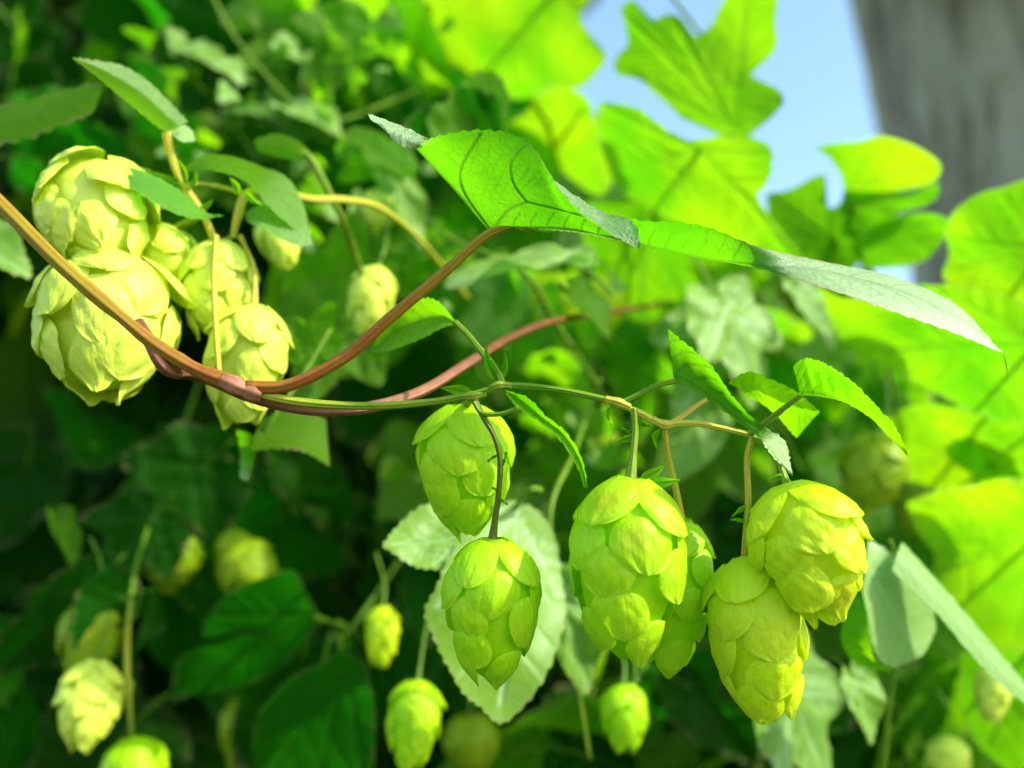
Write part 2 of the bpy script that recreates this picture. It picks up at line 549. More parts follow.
# ---------------------------------------------------------------- palmate leaves (shared meshes)
def palmate(seed, lobes, rings=9, segs=120, fold=0.1, droop=0.25, wave=0.03, serr=0.045, teeth=34, width=1.0):
    """unit leaf: petiole joins at the origin, tip at (1,0,0), upper side +z"""
    r0 = np.random.default_rng(seed)
    th = np.linspace(-math.pi, math.pi, segs, endpoint=False)
    keys = sorted(lobes + [(-a, r) for a, r in lobes if a not in (0, 180)])
    ang = np.array([k[0] for k in keys]) * math.pi / 180
    rad = np.array([k[1] for k in keys])
    rad = rad * (1 + r0.normal(0, 0.05, len(rad)))
    angx = np.concatenate([ang - 2 * math.pi, ang, ang + 2 * math.pi])
    radx = np.tile(rad, 3)
    R = np.interp(th, angx, radx)
    for _ in range(2):
        R = 0.25 * np.roll(R, 1) + 0.5 * R + 0.25 * np.roll(R, -1)
    ph = np.abs(th) / math.pi * teeth
    R = R * (1 + serr * (saw(-ph) - 0.4) * (0.7 + 0.6 * r0.random(segs)))
    rs = np.linspace(0, 1, rings + 1)[1:]
    X = np.concatenate([[0], (rs[:, None] * R * np.cos(th)).ravel()])
    Y = np.concatenate([[0], (rs[:, None] * R * np.sin(th)).ravel()]) * width
    p2 = np.stack([X, Y], 1)
    vein = np.zeros(len(X))
    tips = [(a, r) for a, r in keys if abs(a) in (0, 50, 52, 55, 58, 60, 105, 110)]
    for a, r in tips:
        a = math.radians(a)
        e = np.array([math.cos(a) * r, math.sin(a) * r * width]) * 0.95
        vein = np.maximum(vein, np.exp(-(seg_dist(p2, np.zeros(2), e) / 0.014) ** 2))
        dirv = e / np.linalg.norm(e)
        for k in (0.25, 0.42, 0.6, 0.78):
            for sg in (-1, 1):
                rot = sg * 0.75
                d2 = np.array([dirv[0] * math.cos(rot) - dirv[1] * math.sin(rot), dirv[0] * math.sin(rot) + dirv[1] * math.cos(rot)])
                s0 = e * k
                vein = np.maximum(vein, 0.6 * np.exp(-(seg_dist(p2, s0, s0 + d2 * 0.28 * r) / 0.012) ** 2))
    Z = fold * np.abs(Y) - droop * np.clip(X, 0, None) ** 2 - 0.35 * droop * Y ** 2
    Z = Z + wave * np.sin(X * 9 + seed) * np.cos(Y * 8 + 1.3 * seed) + 0.02 * np.sin(23 * X + seed) * np.sin(19 * Y)
    rr = np.concatenate([[0], np.repeat(rs, segs)])
    Z = Z + wave * 1.3 * rr ** 2 * np.sin(np.concatenate([[0], np.tile(th, rings)]) * 6 + seed)
    Z = Z - 0.008 * vein
    F = [(0, 1 + j, 1 + (j + 1) % segs) for j in range(segs)]
    F += [q[::-1] for q in grid_faces(rings, segs, True, 1)]
    V = np.stack([X, Y, Z], 1)
    e = np.clip((rr - 0.93) / 0.07, 0, 1) * np.clip(r0.normal(0.1, 0.4, len(rr)), 0, 0.7)
    F = [tuple(f) for f in F]
    return V, F, {'vein': vein, 'edge': e}


L3 = [(0, 1.0), (14, 0.78), (30, 0.52), (50, 0.80), (55, 0.82), (72, 0.60), (95, 0.50), (110, 0.52), (140, 0.44), (165, 0.30), (180, 0.06)]
L3D = [(0, 1.0), (15, 0.80), (33, 0.40), (52, 0.78), (58, 0.86), (75, 0.62), (88, 0.46), (105, 0.55), (140, 0.42), (165, 0.28), (180, 0.05)]
LO = [(0, 1.0), (10, 0.88), (25, 0.70), (45, 0.58), (60, 0.53), (90, 0.48), (110, 0.46), (140, 0.40), (165, 0.30), (180, 0.08)]
L5 = [(0, 1.0), (13, 0.80), (27, 0.50), (48, 0.78), (52, 0.86), (70, 0.62), (82, 0.44), (105, 0.62), (112, 0.6), (140, 0.40), (165, 0.30), (180, 0.05)]
LEAFKIND = {}
spec = [('lobed', L3, 0.10, 0.28), ('lobed_b', L3D, 0.16, 0.18), ('ovate', LO, 0.20, 0.25), ('ovate_b', LO, 0.06, 0.40),
        ('five', L5, 0.08, 0.22), ('lobed_c', L3, -0.05, 0.35), ('flat', L3, 0.03, 0.08), ('flatd', L3D, 0.04, 0.10)]
for i, (k, lb, fo, dr) in enumerate(spec):
    LEAFKIND[k] = palmate(20 + i, lb, fold=fo, droop=dr, serr=0.07 if k.startswith('ov') else 0.05)
RANDKINDS = ['lobed', 'lobed_b', 'ovate', 'ovate_b', 'five', 'lobed_c']
MESHCACHE = {}


def leaf_mesh(kind, matname):
    key = (kind, matname)
    if key not in MESHCACHE:
        V, F, A = LEAFKIND[kind]
        me = bpy.data.meshes.new('leaf_blade')
        me.from_pydata(V.tolist(), [], [tuple(int(i) for i in f) for f in F])
        for k, a in A.items():
            at = me.attributes.new(k, 'FLOAT', 'POINT')
            at.data.foreach_set('value', np.asarray(a, np.float32))
        me.polygons.foreach_set('use_smooth', [True] * len(me.polygons))
        # object-space noise is scaled to a 9 cm leaf in the material, so store the mesh at that size
        me.transform(Matrix.Scale(0.09, 4))
        me.materials.append(M[matname])
        MESHCACHE[key] = me
    return MESHCACHE[key]


PETMESH = {}


def petiole_mesh(matname):
    if matname not in PETMESH:
        pts = [np.array(p) for p in ((0.002, 0, -0.0005), (-0.012, 0, -0.003), (-0.028, 0, -0.012), (-0.040, 0, -0.026))]
        V, F, A = tube_arrays(pts, (0.0008, 0.0009, 0.0011, 0.0013), 10, 7)
        me = bpy.data.meshes.new('petiole')
        me.from_pydata(V.tolist(), [], [tuple(int(i) for i in f) for f in F])
        for k, a in A.items():
            at = me.attributes.new(k, 'FLOAT', 'POINT')
            at.data.foreach_set('value', np.asarray(a, np.float32))
        me.polygons.foreach_set('use_smooth', [True] * len(me.polygons))
        me.materials.append(M[matname])
        PETMESH[matname] = me
    return PETMESH[matname]


def put_leaf(parent, base, tip, normal, kind='lobed', mat='leaf_green', wide=1.0, label=None, petiole=True, pmat='stem_green'):
    """leaf blade from its petiole joint (world) to its tip (world), upper side towards normal"""
    base = np.asarray(base); tip = np.asarray(tip)
    L = np.linalg.norm(tip - base)
    x = nrm(tip - base)
    z = np.asarray(normal, float)
    z = nrm(z - x * (z @ x))
    y = np.cross(z, x)
    o = bpy.data.objects.new('leaf', leaf_mesh(kind, mat))
    COL.objects.link(o)
    sc = L / 0.09
    mw = Matrix(((x[0], y[0], z[0], base[0]), (x[1], y[1], z[1], base[1]), (x[2], y[2], z[2], base[2]), (0, 0, 0, 1)))
    mw = mw @ Matrix.Diagonal((sc, sc * wide, sc, 1))
    o.parent = parent
    o.matrix_local = Matrix.Translation(-parent.location) @ mw
    if label:
        o['label'] = label
    if petiole:
        p = bpy.data.objects.new('petiole', petiole_mesh(pmat))
        COL.objects.link(p)
        p.parent = o
    return o


def petiole_end(base, tip, normal):
    base = np.asarray(base); tip = np.asarray(tip)
    L = np.linalg.norm(tip - base)
    x = nrm(tip - base)
    z = np.asarray(normal, float)
    z = nrm(z - x * (z @ x))
    return base + (-0.040 * x - 0.026 * z) * L / 0.09



def outline_leaf(parent, joint, centre, d, outline, n=(0.1, 0.4, 0.9), mat='leaf_lime', label=None, teeth=0, serr=0.0, lobes=None, curl=0.04,
                 seed=0, petiole=None, pale=0.0, rings=14, segs=200):
    """flat-ish leaf blade on a tilted plane, grown from a hand drawn outline"""
    r0 = np.random.default_rng(seed + 500)
    nn = camdir(*n)
    c0 = P(centre[0], centre[1], d)

    def onplane(px, py):
        ray = P(px, py, 1.0) - CAM
        return CAM + ray * (((c0 - CAM) @ nn) / (ray @ nn))
    o2 = np.array(outline + outline[:1], float)
    o2 = catmull(o2, segs + 1)[:-1]
    W = np.array([onplane(*q) for q in o2])
    span = np.linalg.norm(W.max(0) - W.min(0))
    out = W - c0
    if teeth:
        k = saw(np.arange(segs) / segs * teeth) * (0.5 + 0.6 * r0.random(segs))
        W = c0 + out * (1 + (serr * k / (np.linalg.norm(out, axis=1) + 1e-6)))[:, None]
    rs = np.linspace(0, 1, rings + 1)[1:]
    V = [c0] + [c0 + r * (w_ - c0) for r in rs for w_ in W]
    V = np.array(V)
    J = onplane(*joint)
    vein = np.zeros(len(V))
    tips = lobes or [outline[i] for i in range(0, len(outline), max(1, len(outline) // 5))]
    for lp in tips:
        e = J + (onplane(*lp) - J) * 0.93
        vein = np.maximum(vein, np.exp(-(seg_dist(V, J, e) / (0.011 * span)) ** 2))
        dv = e - J
        for kk in (0.3, 0.5, 0.7):
            for sg in (-1, 1):
                side = nrm(np.cross(nn, dv)) * sg
                s0 = J + dv * kk
                vein = np.maximum(vein, 0.55 * np.exp(-(seg_dist(V, s0, s0 + dv * 0.2 + side * 0.22 * np.linalg.norm(dv)) / (0.009 * span)) ** 2))
    loc = (V - c0) / span
    ax = nrm(np.cross(nn, UP)); ay = np.cross(nn, ax)
    a, b2 = loc @ ax, loc @ ay
    disp = -curl * 4 * (a ** 2 + b2 ** 2) + curl * 0.8 * np.sin(7 * a + seed) * np.cos(6 * b2 + 2 * seed) + curl * 0.2 * np.sin(17 * a + 2 * seed) * np.sin(15 * b2) - 0.006 * vein
    V = V + nn * (disp * span)[:, None]
    F = [(0, 1 + j, 1 + (j + 1) % segs) for j in range(segs)] + [q[::-1] for q in grid_faces(rings, segs, True, 1)]
    if float(np.cross(V[1 + segs // 4] - V[0], V[1 + segs // 2] - V[0]) @ nn) < 0:
        F = [tuple(reversed(f)) for f in F]
    rr = np.concatenate([[0], np.repeat(rs, segs)])
    e = np.clip((rr - 0.95) / 0.05, 0, 1) * np.clip(r0.normal(0.05, 0.35, len(rr)), 0, 0.6)
    o = link_mesh('leaf', V, F, M[mat], parent, {'vein': vein, 'edge': e, 'pale': np.full(len(V), pale)}, origin=parent.location)
    if label:
        o['label'] = label
    if petiole:
        pts = [np.array(V[np.argmin(np.linalg.norm(V - J, axis=1))])] + [PV(q) for q in petiole]
        Vp, Fp, Ap = tube_arrays(pts, (.0009, .0010, .0013), 24, 8)
        link_mesh('petiole', Vp, Fp, M['stem_green'], o, Ap, origin=parent.location)
    return o


# ---------------------------------------------------------------- hop cones
PT = np.array([0, .05, .12, .22, .36, .52, .66, .80, .90, .97, 1.0, 1.12])
PR = np.array([.30, .52, .74, .92, 1.0, .98, .88, .70, .50, .30, .20, .06])


def prof(t):
    return np.interp(np.clip(t, 0, 1.12), PT, PR)


TS = np.linspace(0, 1.12, 120)
RS = prof(TS)
for _ in range(30):
    RS[1:-1] = 0.25 * RS[:-2] + 0.5 * RS[1:-1] + 0.25 * RS[2:]


def sprof(t):
    return np.interp(np.clip(t, 0, 1.12), TS, RS)


def bract_arrays(L, Rm, t0, lt, phi0, wid, base_off, lift, curl, twist, seed, nu=21, nv=21, brown=0.0, flare=0.0, pucker=0.022):
    r0 = np.random.default_rng(seed)
    u = np.linspace(0, 1, nu)[:, None] * np.ones((1, nv))
    v = np.linspace(-1, 1, nv)[None, :] * np.ones((nu, 1))
    sh = np.clip(u, 0, 1) ** 0.42 * np.clip(1 - u, 0, 1) ** 0.54
    sh = sh / 0.57
    sh = np.maximum(sh, 0.02)
    tt = t0 + u * lt
    R = sprof(tt) * Rm
    Rref = np.maximum(R, 0.50 * Rm)
    ww = wid * sh
    phi = phi0 + v * ww / Rref + twist * u
    off = base_off + lift * (u ** 1.3) * Rm
    r = R * 0.93 + off + 0.13 * Rm * (1 - v ** 2) * np.sin(np.pi * np.clip(u, 0, 1) ** 0.8) * 0.55
    r = r + curl * Rm * u ** 4 + flare * Rm * u ** 2
    # midrib crease and margin ripple
    r = r + 0.020 * Rm * np.exp(-(v / 0.18) ** 2) * (1 - u * 0.4)
    r = r + 0.018 * Rm * np.sin(7 * u + r0.uniform(0, 6)) * v * np.abs(v) + 0.012 * Rm * np.sin(11 * v + r0.uniform(0, 6)) * u
    k1, k2, k3, k4 = r0.uniform(0, 6, 4)
    r = r + pucker * Rm * np.clip(u * 3, 0, 1) * (np.sin(9 * u + 3.2 * v + k1) * np.sin(5 * v + 2 * u + k2) + 0.7 * np.sin(15 * u - 4 * v + k3) * np.cos(9 * v + k4))
    z = -tt * L
    X = r * np.cos(phi); Y = r * np.sin(phi)
    V = np.stack([X, Y, z], -1).reshape(-1, 3)
    bz = brown * np.exp(-(((u - r0.uniform(.3, .5)) / 0.28) ** 2 + ((v - r0.uniform(-.3, .3)) / 0.5) ** 2))
    return V, grid_faces(nu, nv), {'pu': u.ravel(), 'pv': v.ravel(), 'brown': bz.ravel(), 'rnd': np.full(u.size, r0.random() * 0.5)}


def rot_to(axis, spin):
    """matrix taking local -z to axis, spun about it"""
    z = -nrm(axis)
    # keep local -y (front) towards the camera side
    y = np.array([0, 1.0, 0.0]); y = nrm(y - z * (y @ z))
    x = np.cross(y, z)
    B = np.stack([x, y, z], 1)
    c, s = math.cos(spin), math.sin(spin)
    S = np.array([[c, -s, 0], [s, c, 0], [0, 0, 1]])
    return B @ S


def hop_cone(label, top, bot, width_px, seed, mat='bract', separate=True, group=None, per=4, rows=5, openness=0.0,
             spin=0.0, stalk=None, stalk_r=0.0009, stalk_mat='stem_green', brown_rows=(), stalk_tint=(0.3, 0.3), bract_w=0.74, special=None):
    T = PV(top); Bm = PV(bot)
    L = np.linalg.norm(Bm - T)
    Rm = width_px / FPX * (top[2] + bot[2]) / 2 / 2 / 1.13
    axis = nrm(Bm - T)
    B = rot_to(axis, spin)
    root = thing('hop_cone', label, 'hop cone', T, group)
    r0 = np.random.default_rng(seed)
    parts = []
    Leff = L / 1.04
    lt0 = min(0.50, 1.10 * Rm / Leff)
    for row in range(rows):
        t0 = 0.0 + (0.72) * row / (rows - 1)
        n = per if row < rows - 2 else per - 1
        lt = lt0 * (1.0 if row > 0 else 0.86) * (1 - 0.18 * (row / (rows - 1)))
        lt = min(lt, 1.08 - t0)
        for k in range(n):
            ph = 2 * math.pi * (k + 0.5 * (row % 2)) / n + r0.normal(0, 0.13) + row * 0.13
            wid = Rm * bract_w * (1 + r0.normal(0, 0.08)) * (0.86 if row == 0 else 1.0) * (1 - 0.28 * row / (rows - 1))
            bro = 0.75 if row in brown_rows and k in (2, 3) else 0.0
            parts.append(bract_arrays(Leff, Rm, t0 + r0.normal(0, 0.012), lt * (1 + r0.normal(0, 0.07)), ph, wid,
                                      0.012 * Rm * (rows - row) + 0.01 * Rm * (k % 2), 0.05 + 0.06 * openness + r0.normal(0, 0.022),
                                      r0.uniform(-0.06, 0.05) + 0.12 * openness * r0.random(), r0.normal(0, 0.10), seed * 100 + row * 10 + k,
                                      brown=bro, pucker=0.010 + 0.014 * openness, flare=0.05 * openness * r0.random() + (0.10 if row == 0 else 0.0) * r0.random()))
    # little core seen between the bracts
    nu, nv = 16, 16
    tt = np.linspace(0.0, 1.0, nu)
    ph = np.linspace(0, 2 * math.pi, nv, endpoint=False)
    R = sprof(tt) * Rm * 0.88
    R[-1] *= 0.3
    core = np.stack([(R[:, None] * np.cos(ph)), (R[:, None] * np.sin(ph)), -tt[:, None] * Leff * 0.97 * np.ones((1, nv))], -1).reshape(-1, 3)
    corep = (core, grid_faces(nu, nv, True) + [tuple(range(nv))], {'pu': np.zeros(nu * nv), 'pv': np.zeros(nu * nv), 'rnd': np.zeros(nu * nv), 'brown': np.zeros(nu * nv)})
    if separate:
        for V, F, A in parts:
            link_mesh('bract', V @ B.T, F, M[mat], root, A)
        link_mesh('core', corep[0] @ B.T, corep[1], M[mat], root, corep[2])
    else:
        V, F, A = merge_arrays(parts + [corep])
        link_mesh('bracts', V @ B.T, F, M[mat], root, A)
    if stalk:
        pts = [PV(p) for p in stalk] + [T + axis * 0.03 * L]
        V, F, A = tube_arrays(pts, (stalk_r, stalk_r * 0.85, stalk_r, stalk_r * 1.5), 30, 9, 0.08, seed)
        A['tint'] = np.interp(A['pu'], np.linspace(0, 1, len(stalk_tint)), stalk_tint)
        link_mesh('stalk', V, F, M[stalk_mat], root, A, origin=root.location)
    return root


# ================================================================== SETTING
def build_ground():
    n = 60
    xs = np.sign(np.linspace(-1, 1, n)) * np.abs(np.linspace(-1, 1, n)) ** 3 * 400
    X, Y = np.meshgrid(xs, xs, indexing='ij')
    Z = 0.05 * np.sin(X * 0.7) * np.cos(Y * 0.5)
    o = link_mesh('ground', np.stack([X, Y, Z], -1).reshape(-1, 3), grid_faces(n, n), M['ground'])
    o['kind'] = 'structure'


build_ground()

# ------------------------------------------------------------------ old tree behind, right
TREE = np.array([1.15, 1.95, 0.0])
tree = thing('tree', 'thick grey tree trunk with furrowed bark rising behind the hop leaves', 'tree', TREE)


def build_trunk():
    n, sides = 90, 64
    V = []
    r0 = np.random.default_rng(5)
    z = np.linspace(-0.05, 5.2, n)
    for i in range(n):
        zz = z[i]
        r = 0.30 + 0.16 * math.exp(-zz / 0.35) - 0.016 * zz
        cx = 0.01 * math.sin(zz * 0.9) - 0.15 * (zz - 2.0)
        for j in range(sides):
            a = 2 * math.pi * j / sides
            k = r * (1 + 0.035 * math.sin(a * 5 + zz * 0.8) + 0.035 * math.sin(a * 13 + 2.1 * zz + 0.6 * math.sin(3 * zz)) + 0.025 * math.sin(a * 23 + 1.5 * math.sin(2.3 * zz)) + r0.normal(0, 0.006))
            V.append((cx + k * math.cos(a), k * math.sin(a), zz))
    F = grid_faces(n, sides, True)
    link_mesh('trunk', V, F, M['bark'], tree)


build_trunk()


def limb(pts, rad, seed):
    V, F, A = tube_arrays([np.array(p) for p in pts], rad, 40, 12, 0.08, seed)
    link_mesh('limb', V, F, M['bark'], tree, A, origin=tree.location)


limb([(0.95, 1.95, 2.9), (0.60, 2.0, 3.15), (0.2, 2.05, 3.35), (-0.3, 2.0, 3.7)], (0.09, 0.06, 0.045, 0.02), 1)
limb([(0.30, 2.03, 3.30), (0.235, 2.02, 3.10), (0.195, 2.0, 2.93), (0.15, 2.0, 2.86)], (0.03, 0.022, 0.014, 0.006), 2)
limb([(0.90, 1.9, 3.1), (1.0, 1.5, 3.5), (0.95, 1.2, 3.75), (0.8, 1.0, 4.1)], (0.09, 0.06, 0.04, 0.02), 3)
limb([(0.98, 2.0, 3.3), (1.5, 2.1, 3.7), (2.0, 2.2, 4.3)], (0.09, 0.06, 0.03), 4)
limb([(1.05, 1.95, 2.3), (1.5, 1.6, 2.6), (2.1, 1.3, 2.8), (2.7, 1.2, 2.9)], (0.09, 0.06, 0.04, 0.02), 7)
limb([(0.90, 1.95, 3.6), (0.85, 2.5, 4.1), (0.5, 3.0, 4.6)], (0.09, 0.06, 0.03), 6)


def leaf_cloud(centres, normals, dirs, sizes, seed, kinds=4):
    """many small leaf blades in ONE mesh: fold along the midrib, pointed, 10 faces each"""
    r0 = np.random.default_rng(seed)
    tpl = np.array([(0, 0, 0), (.18, .30, .05), (.42, .40, .08), (.70, .24, .02), (1, 0, -.12), (.70, -.24, .02), (.42, -.40, .08), (.18, -.30, .05),
                    (.25, 0, -.01), (.45, 0, -.02), (.70, 0, -.05), (-.12, .20, .03), (-.12, -.20, .03), (.55, .26, .05), (.55, -.26, .05)])
    tf = [(0, 8, 1), (8, 9, 2, 1), (9, 13, 2), (9, 10, 3, 13), (10, 4, 3), (0, 7, 8), (8, 7, 6, 9), (9, 6, 14), (9, 14, 5, 10), (10, 5, 4), (0, 1, 11), (0, 12, 7)]
    V, F, rn = [], [], []
    for c, n, d, s in zip(centres, normals, dirs, sizes):
        x = nrm(d); z = nrm(n - x * (n @ x)); y = np.cross(z, x)
        t = tpl.copy()
        t[:, 1] *= r0.uniform(0.8, 1.25)
        t[:, 2] += r0.uniform(-.25, .1) * t[:, 0] ** 2
        off = len(V) * len(tpl)
        V.append(c + s * (t[:, :1] * x + t[:, 1:2] * y + t[:, 2:3] * z))
        F += [tuple(i + off for i in f) for f in tf]
        rn.append(np.full(len(tpl), r0.random()))
    return np.vstack(V), F, {'rnd': np.concatenate(rn)}


def build_shade_crown():  # out of view, clumps placed to shade the deep leaves behind
    r0 = np.random.default_rng(8)
    C, N, D, S = [], [], [], []
    clumps = []
    while len(clumps) < 150:
        p = np.array([r0.uniform(-0.9, 2.6), r0.uniform(0.95, 3.4), r0.uniform(2.5, 5.3)])
        if p[2] < 1.6 + 0.82 * p[1] + 0.05:
            continue
        if ((p[0] - 0.8) / 1.9) ** 2 + ((p[1] - 2.0) / 1.5) ** 2 + ((p[2] - 4.0) / 1.5) ** 2 > 1:
            continue
        clumps.append(p)
    while len(clumps) < 165:  # unseen side boughs, added to keep the deep left in shade
        p = np.array([r0.uniform(1.1, 3.2), r0.uniform(0.62, 2.2), r0.uniform(1.7, 3.9)])
        if p[0] < 0.85 * p[1] + 0.35 or ((p[0] - 2.1) / 1.1) ** 2 + ((p[2] - 2.8) / 1.15) ** 2 > 1:
            continue
        clumps.append(p)
    for p in clumps:
        for _ in range(26):
            q = p + r0.normal(0, 0.13, 3)
            if (q[2] < 1.6 + 0.78 * q[1] and q[0] < 0.72 * q[1] + 0.1) or q[1] < 0.55:
                continue
            C.append(q)
            N.append(nrm(r0.normal(0, 0.6, 3) + np.array([0, 0, 1.0])))
            D.append(nrm(r0.normal(0, 1, 3) + np.array([0, 0, -0.4])))
            S.append(r0.uniform(0.09, 0.15))
    V, F, A = leaf_cloud(C, N, D, S, 3)
    link_mesh('shade_crown', V, F, M['leaf_dark'], tree, A, origin=tree.location)


build_shade_crown()


# upper limit of the foliage in view: over the sky gap and the trunk nothing grows
YBX = [0, 500, 568, 585, 680, 780, 860, 930, 975, 1024, 1400]
YBY = [-900, -900, -300, 100, 160, 215, 235, 290, 260, 200, -200]


def clear_of_gap(c, rad):
    px, py, d = proj(c)
    rp = rad / d * FPX
    for dx in (-1, -0.5, 0, 0.5, 1):
        if py - rp * 0.8 < np.interp(px + dx * rp, YBX, YBY):
            return False
    return True


# ------------------------------------------------------------------ deep mass of hop leaves that nobody could count
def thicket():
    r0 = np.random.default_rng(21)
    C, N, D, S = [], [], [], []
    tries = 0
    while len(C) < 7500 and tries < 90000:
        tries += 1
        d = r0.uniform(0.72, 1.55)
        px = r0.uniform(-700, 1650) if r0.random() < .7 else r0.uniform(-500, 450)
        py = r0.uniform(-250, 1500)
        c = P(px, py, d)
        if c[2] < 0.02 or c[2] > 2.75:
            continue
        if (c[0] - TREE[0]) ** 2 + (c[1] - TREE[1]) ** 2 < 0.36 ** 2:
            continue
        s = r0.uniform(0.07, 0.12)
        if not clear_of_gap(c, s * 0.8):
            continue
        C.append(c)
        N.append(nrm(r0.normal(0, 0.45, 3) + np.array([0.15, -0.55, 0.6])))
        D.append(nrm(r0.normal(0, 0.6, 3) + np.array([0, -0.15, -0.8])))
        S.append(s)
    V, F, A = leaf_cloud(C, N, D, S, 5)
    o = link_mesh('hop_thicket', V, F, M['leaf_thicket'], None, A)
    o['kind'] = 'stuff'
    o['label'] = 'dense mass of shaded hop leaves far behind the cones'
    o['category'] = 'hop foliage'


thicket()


# ================================================================== FOREGROUND BINE
bine = thing('hop_bine', 'reddish brown hop bine in sharp focus crossing the picture beneath a large arching leaf',
             'hop bine', PV((235, 386, .25)))
# main stem
tube('stem', [(-900, -150, .62), (-420, -40, .36), (-180, 60, .275), (-60, 150, .262), (0, 204, .258), (60, 264, .254), (120, 316, .251), (160, 348, .250), (200, 371, .2495), (240, 386, .249)],
     (.0026, .0024, .0022, .0021, .0020, .00185, .0017, .0018, .0017, .0023), M['stem_red'], bine, 150, 16, 0.05, 1, tint=(0.4, 0.4, 0.4, 0.45, 0.55, 0.75, 0.5, 0.25, 0.15, 0.1))
# swollen node
nd = tube('node', [(222, 380, .2488), (234, 385, .2485), (248, 391, .2488), (262, 396, .249)], (.0020, .0026, .0025, .0017), M['stem_pink'], bine, 26, 16, 0.10, 2,
          tint=(0.4, 0.8, 0.6, 0.2))
# twining second strand, comes out from behind the main stem and runs off into the background
tube('strand', [(138, 322, .2535), (150, 342, .2515), (160, 362, .2495), (172, 372, .2510), (190, 374, .2550), (215, 382, .2555), (250, 397, .2545), (300, 409, .2545), (360, 409, .258), (420, 392, .270), (470, 362, .288),
                (510, 338, .31), (550, 322, .335), (590, 315, .375), (630, 309, .42), (690, 300, .50)],
     (.0015, .0016, .0017, .0016, .0015, .0014, .0014, .0014, .00145, .0015, .0015, .0014, .0013, .0012, .0012, .0012), M['stem_pink'], bine, 130, 14, 0.04, 4,
     tint=(0.2, 0.1, 0.1, 0.2, 0.1, 0.2, 0.3, 0.4, 0.6, 0.6, 0.2, 0, 0, 0, 0, 0))
# thin green side shoot
tube('side_shoot', [(244, 390, .2492), (300, 402, .2490), (370, 406, .2485), (430, 402, .248), (470, 395, .2475), (508, 386, .247), (560, 390, .2475), (617, 402, .2475)],
     (.0011, .0011, .0010, .0009, .0009, .00085, .0008, .0008), M['stem_green'], bine, 110, 12, 0.03, 5, tint=(0.9, 0.7, 0.35, 0.15, 0.05, 0.0, 0.0, 0.05))
tube('side_shoot', [(615, 402, .2475), (640, 413, .2475), (661, 423, .2475), (700, 424, .2475), (752, 435, .249)],
     (.00085, .0009, .0009, .0008, .0007), M['stem_yellow'], bine, 60, 12, 0.05, 6, tint=(0.0, 0.0, 0.3, 0.4, 0.1))
tube('node', [(605, 399, .2474), (617, 402, .2470), (630, 407, .2474)], (.0008, .0013, .0009), M['stem_yellow'], bine, 16, 12, 0.05, 3, tint=(0.2, 0.6, 0.2))
tube('node', [(652, 419, .2474), (664, 425, .2472), (674, 424, .2474)], (.0008, .0012, .0008), M['stem_yellow'], bine, 16, 12, 0.05, 3, tint=(0.2, 0.6, 0.2))
tube('node', [(462, 397, .2475), (474, 396, .2472), (486, 393, .2475)], (.0008, .0013, .0009), M['stem_green'], bine, 16, 12, 0.05, 9, tint=(0.2, 0.4, 0.2))
tube('node', [(490, 388, .247), (500, 385, .2468), (512, 386, .247)], (.0008, .0012, .0008), M['stem_green'], bine, 16, 12, 0.05, 9, tint=(0.2, 0.5, 0.2))
# brownish twig behind node going up right
tube('twig', [(664, 426, .249), (680, 418, .252), (695, 407, .256), (712, 396, .262)], (.0008, .0008, .0007, .0006), M['stem_yellow'], bine, 24, 10, 0.06, 8, tint=(0.7, 0.9, 0.8, 0.8))
# stipules: small pointed bracts at the nodes


def stipule(a, b, w, d, bend=0.0, mat='leaf_green', parent=bine, name='stipule'):
    ax, ay = a; bx, by = b
    nx, ny = -(by - ay), (bx - ax)
    ln = math.hypot(nx, ny); nx /= ln; ny /= ln
    k = [(0, .25), (.3, 1), (.65, .7), (1, 0.02)]
    c0, c1, c2 = [], [], []
    for t, ww in k:
        x = ax + (bx - ax) * t + nx * bend * t * (1 - t) * 4
        y = ay + (by - ay) * t + ny * bend * t * (1 - t) * 4
        c0.append((x + nx * w * ww, y + ny * w * ww, d - .0004))
        c1.append((x, y, d + .0004))
        c2.append((x - nx * w * ww, y - ny * w * ww, d - .0002))
    V, F, A = loft([c0, c1, c2], 18, 9, nsec=3)
    return link_mesh(name, V, F, M[mat], parent, A, origin=parent.location)


stipule((613, 404), (612, 424), 2.5, .2468, 5, 'leaf_lime')
stipule((632, 405), (636, 400), 1.5, .2472, 0)
stipule((500, 384), (486, 345), 5, .2478, -4)
stipule((492, 384), (505, 352), 4, .2485, 6)
stipule((474, 396), (441, 388), 6, .2495, 2)
stipule((636, 437), (615, 441), 3.5, .2466, 0)
stipule((634, 434), (622, 428), 1.5, .2470, 0)
stipule((637, 424), (650, 426), 2.0, .2478, 0)
stipule((664, 428), (657, 448), 3.0, .2480, 6, 'leaf_lime')

# -------- the large arching leaf
UE = [(415, 146, .2440), (442, 136, .2390), (490, 131, .2370), (530, 145, .2370), (556, 182, .2395), (592, 212, .2405), (640, 221, .2395), (700, 226, .2380),
      (760, 248, .2440), (820, 261, .2560), (890, 276, .2620), (955, 304, .2560), (1003, 354, .2480)]
MD = [(452, 187, .2470), (474, 176, .2440), (508, 174, .2420), (545, 186, .2420), (570, 207, .2430), (604, 226, .2440), (648, 234, .2435), (706, 243, .2435),
      (768, 260, .2460), (828, 276, .2510), (896, 294, .2520), (958, 319, .2500), (1003, 354, .2480)]
LE = [(490, 231, .2500), (506, 230, .2490), (530, 228, .2475), (560, 230, .2465), (586, 233, .2460), (616, 239, .2455), (656, 247, .2470), (712, 259, .2480),
      (775, 272, .2460), (835, 291, .2420), (902, 314, .2425), (961, 335, .2450), (1003, 354, .2480)]
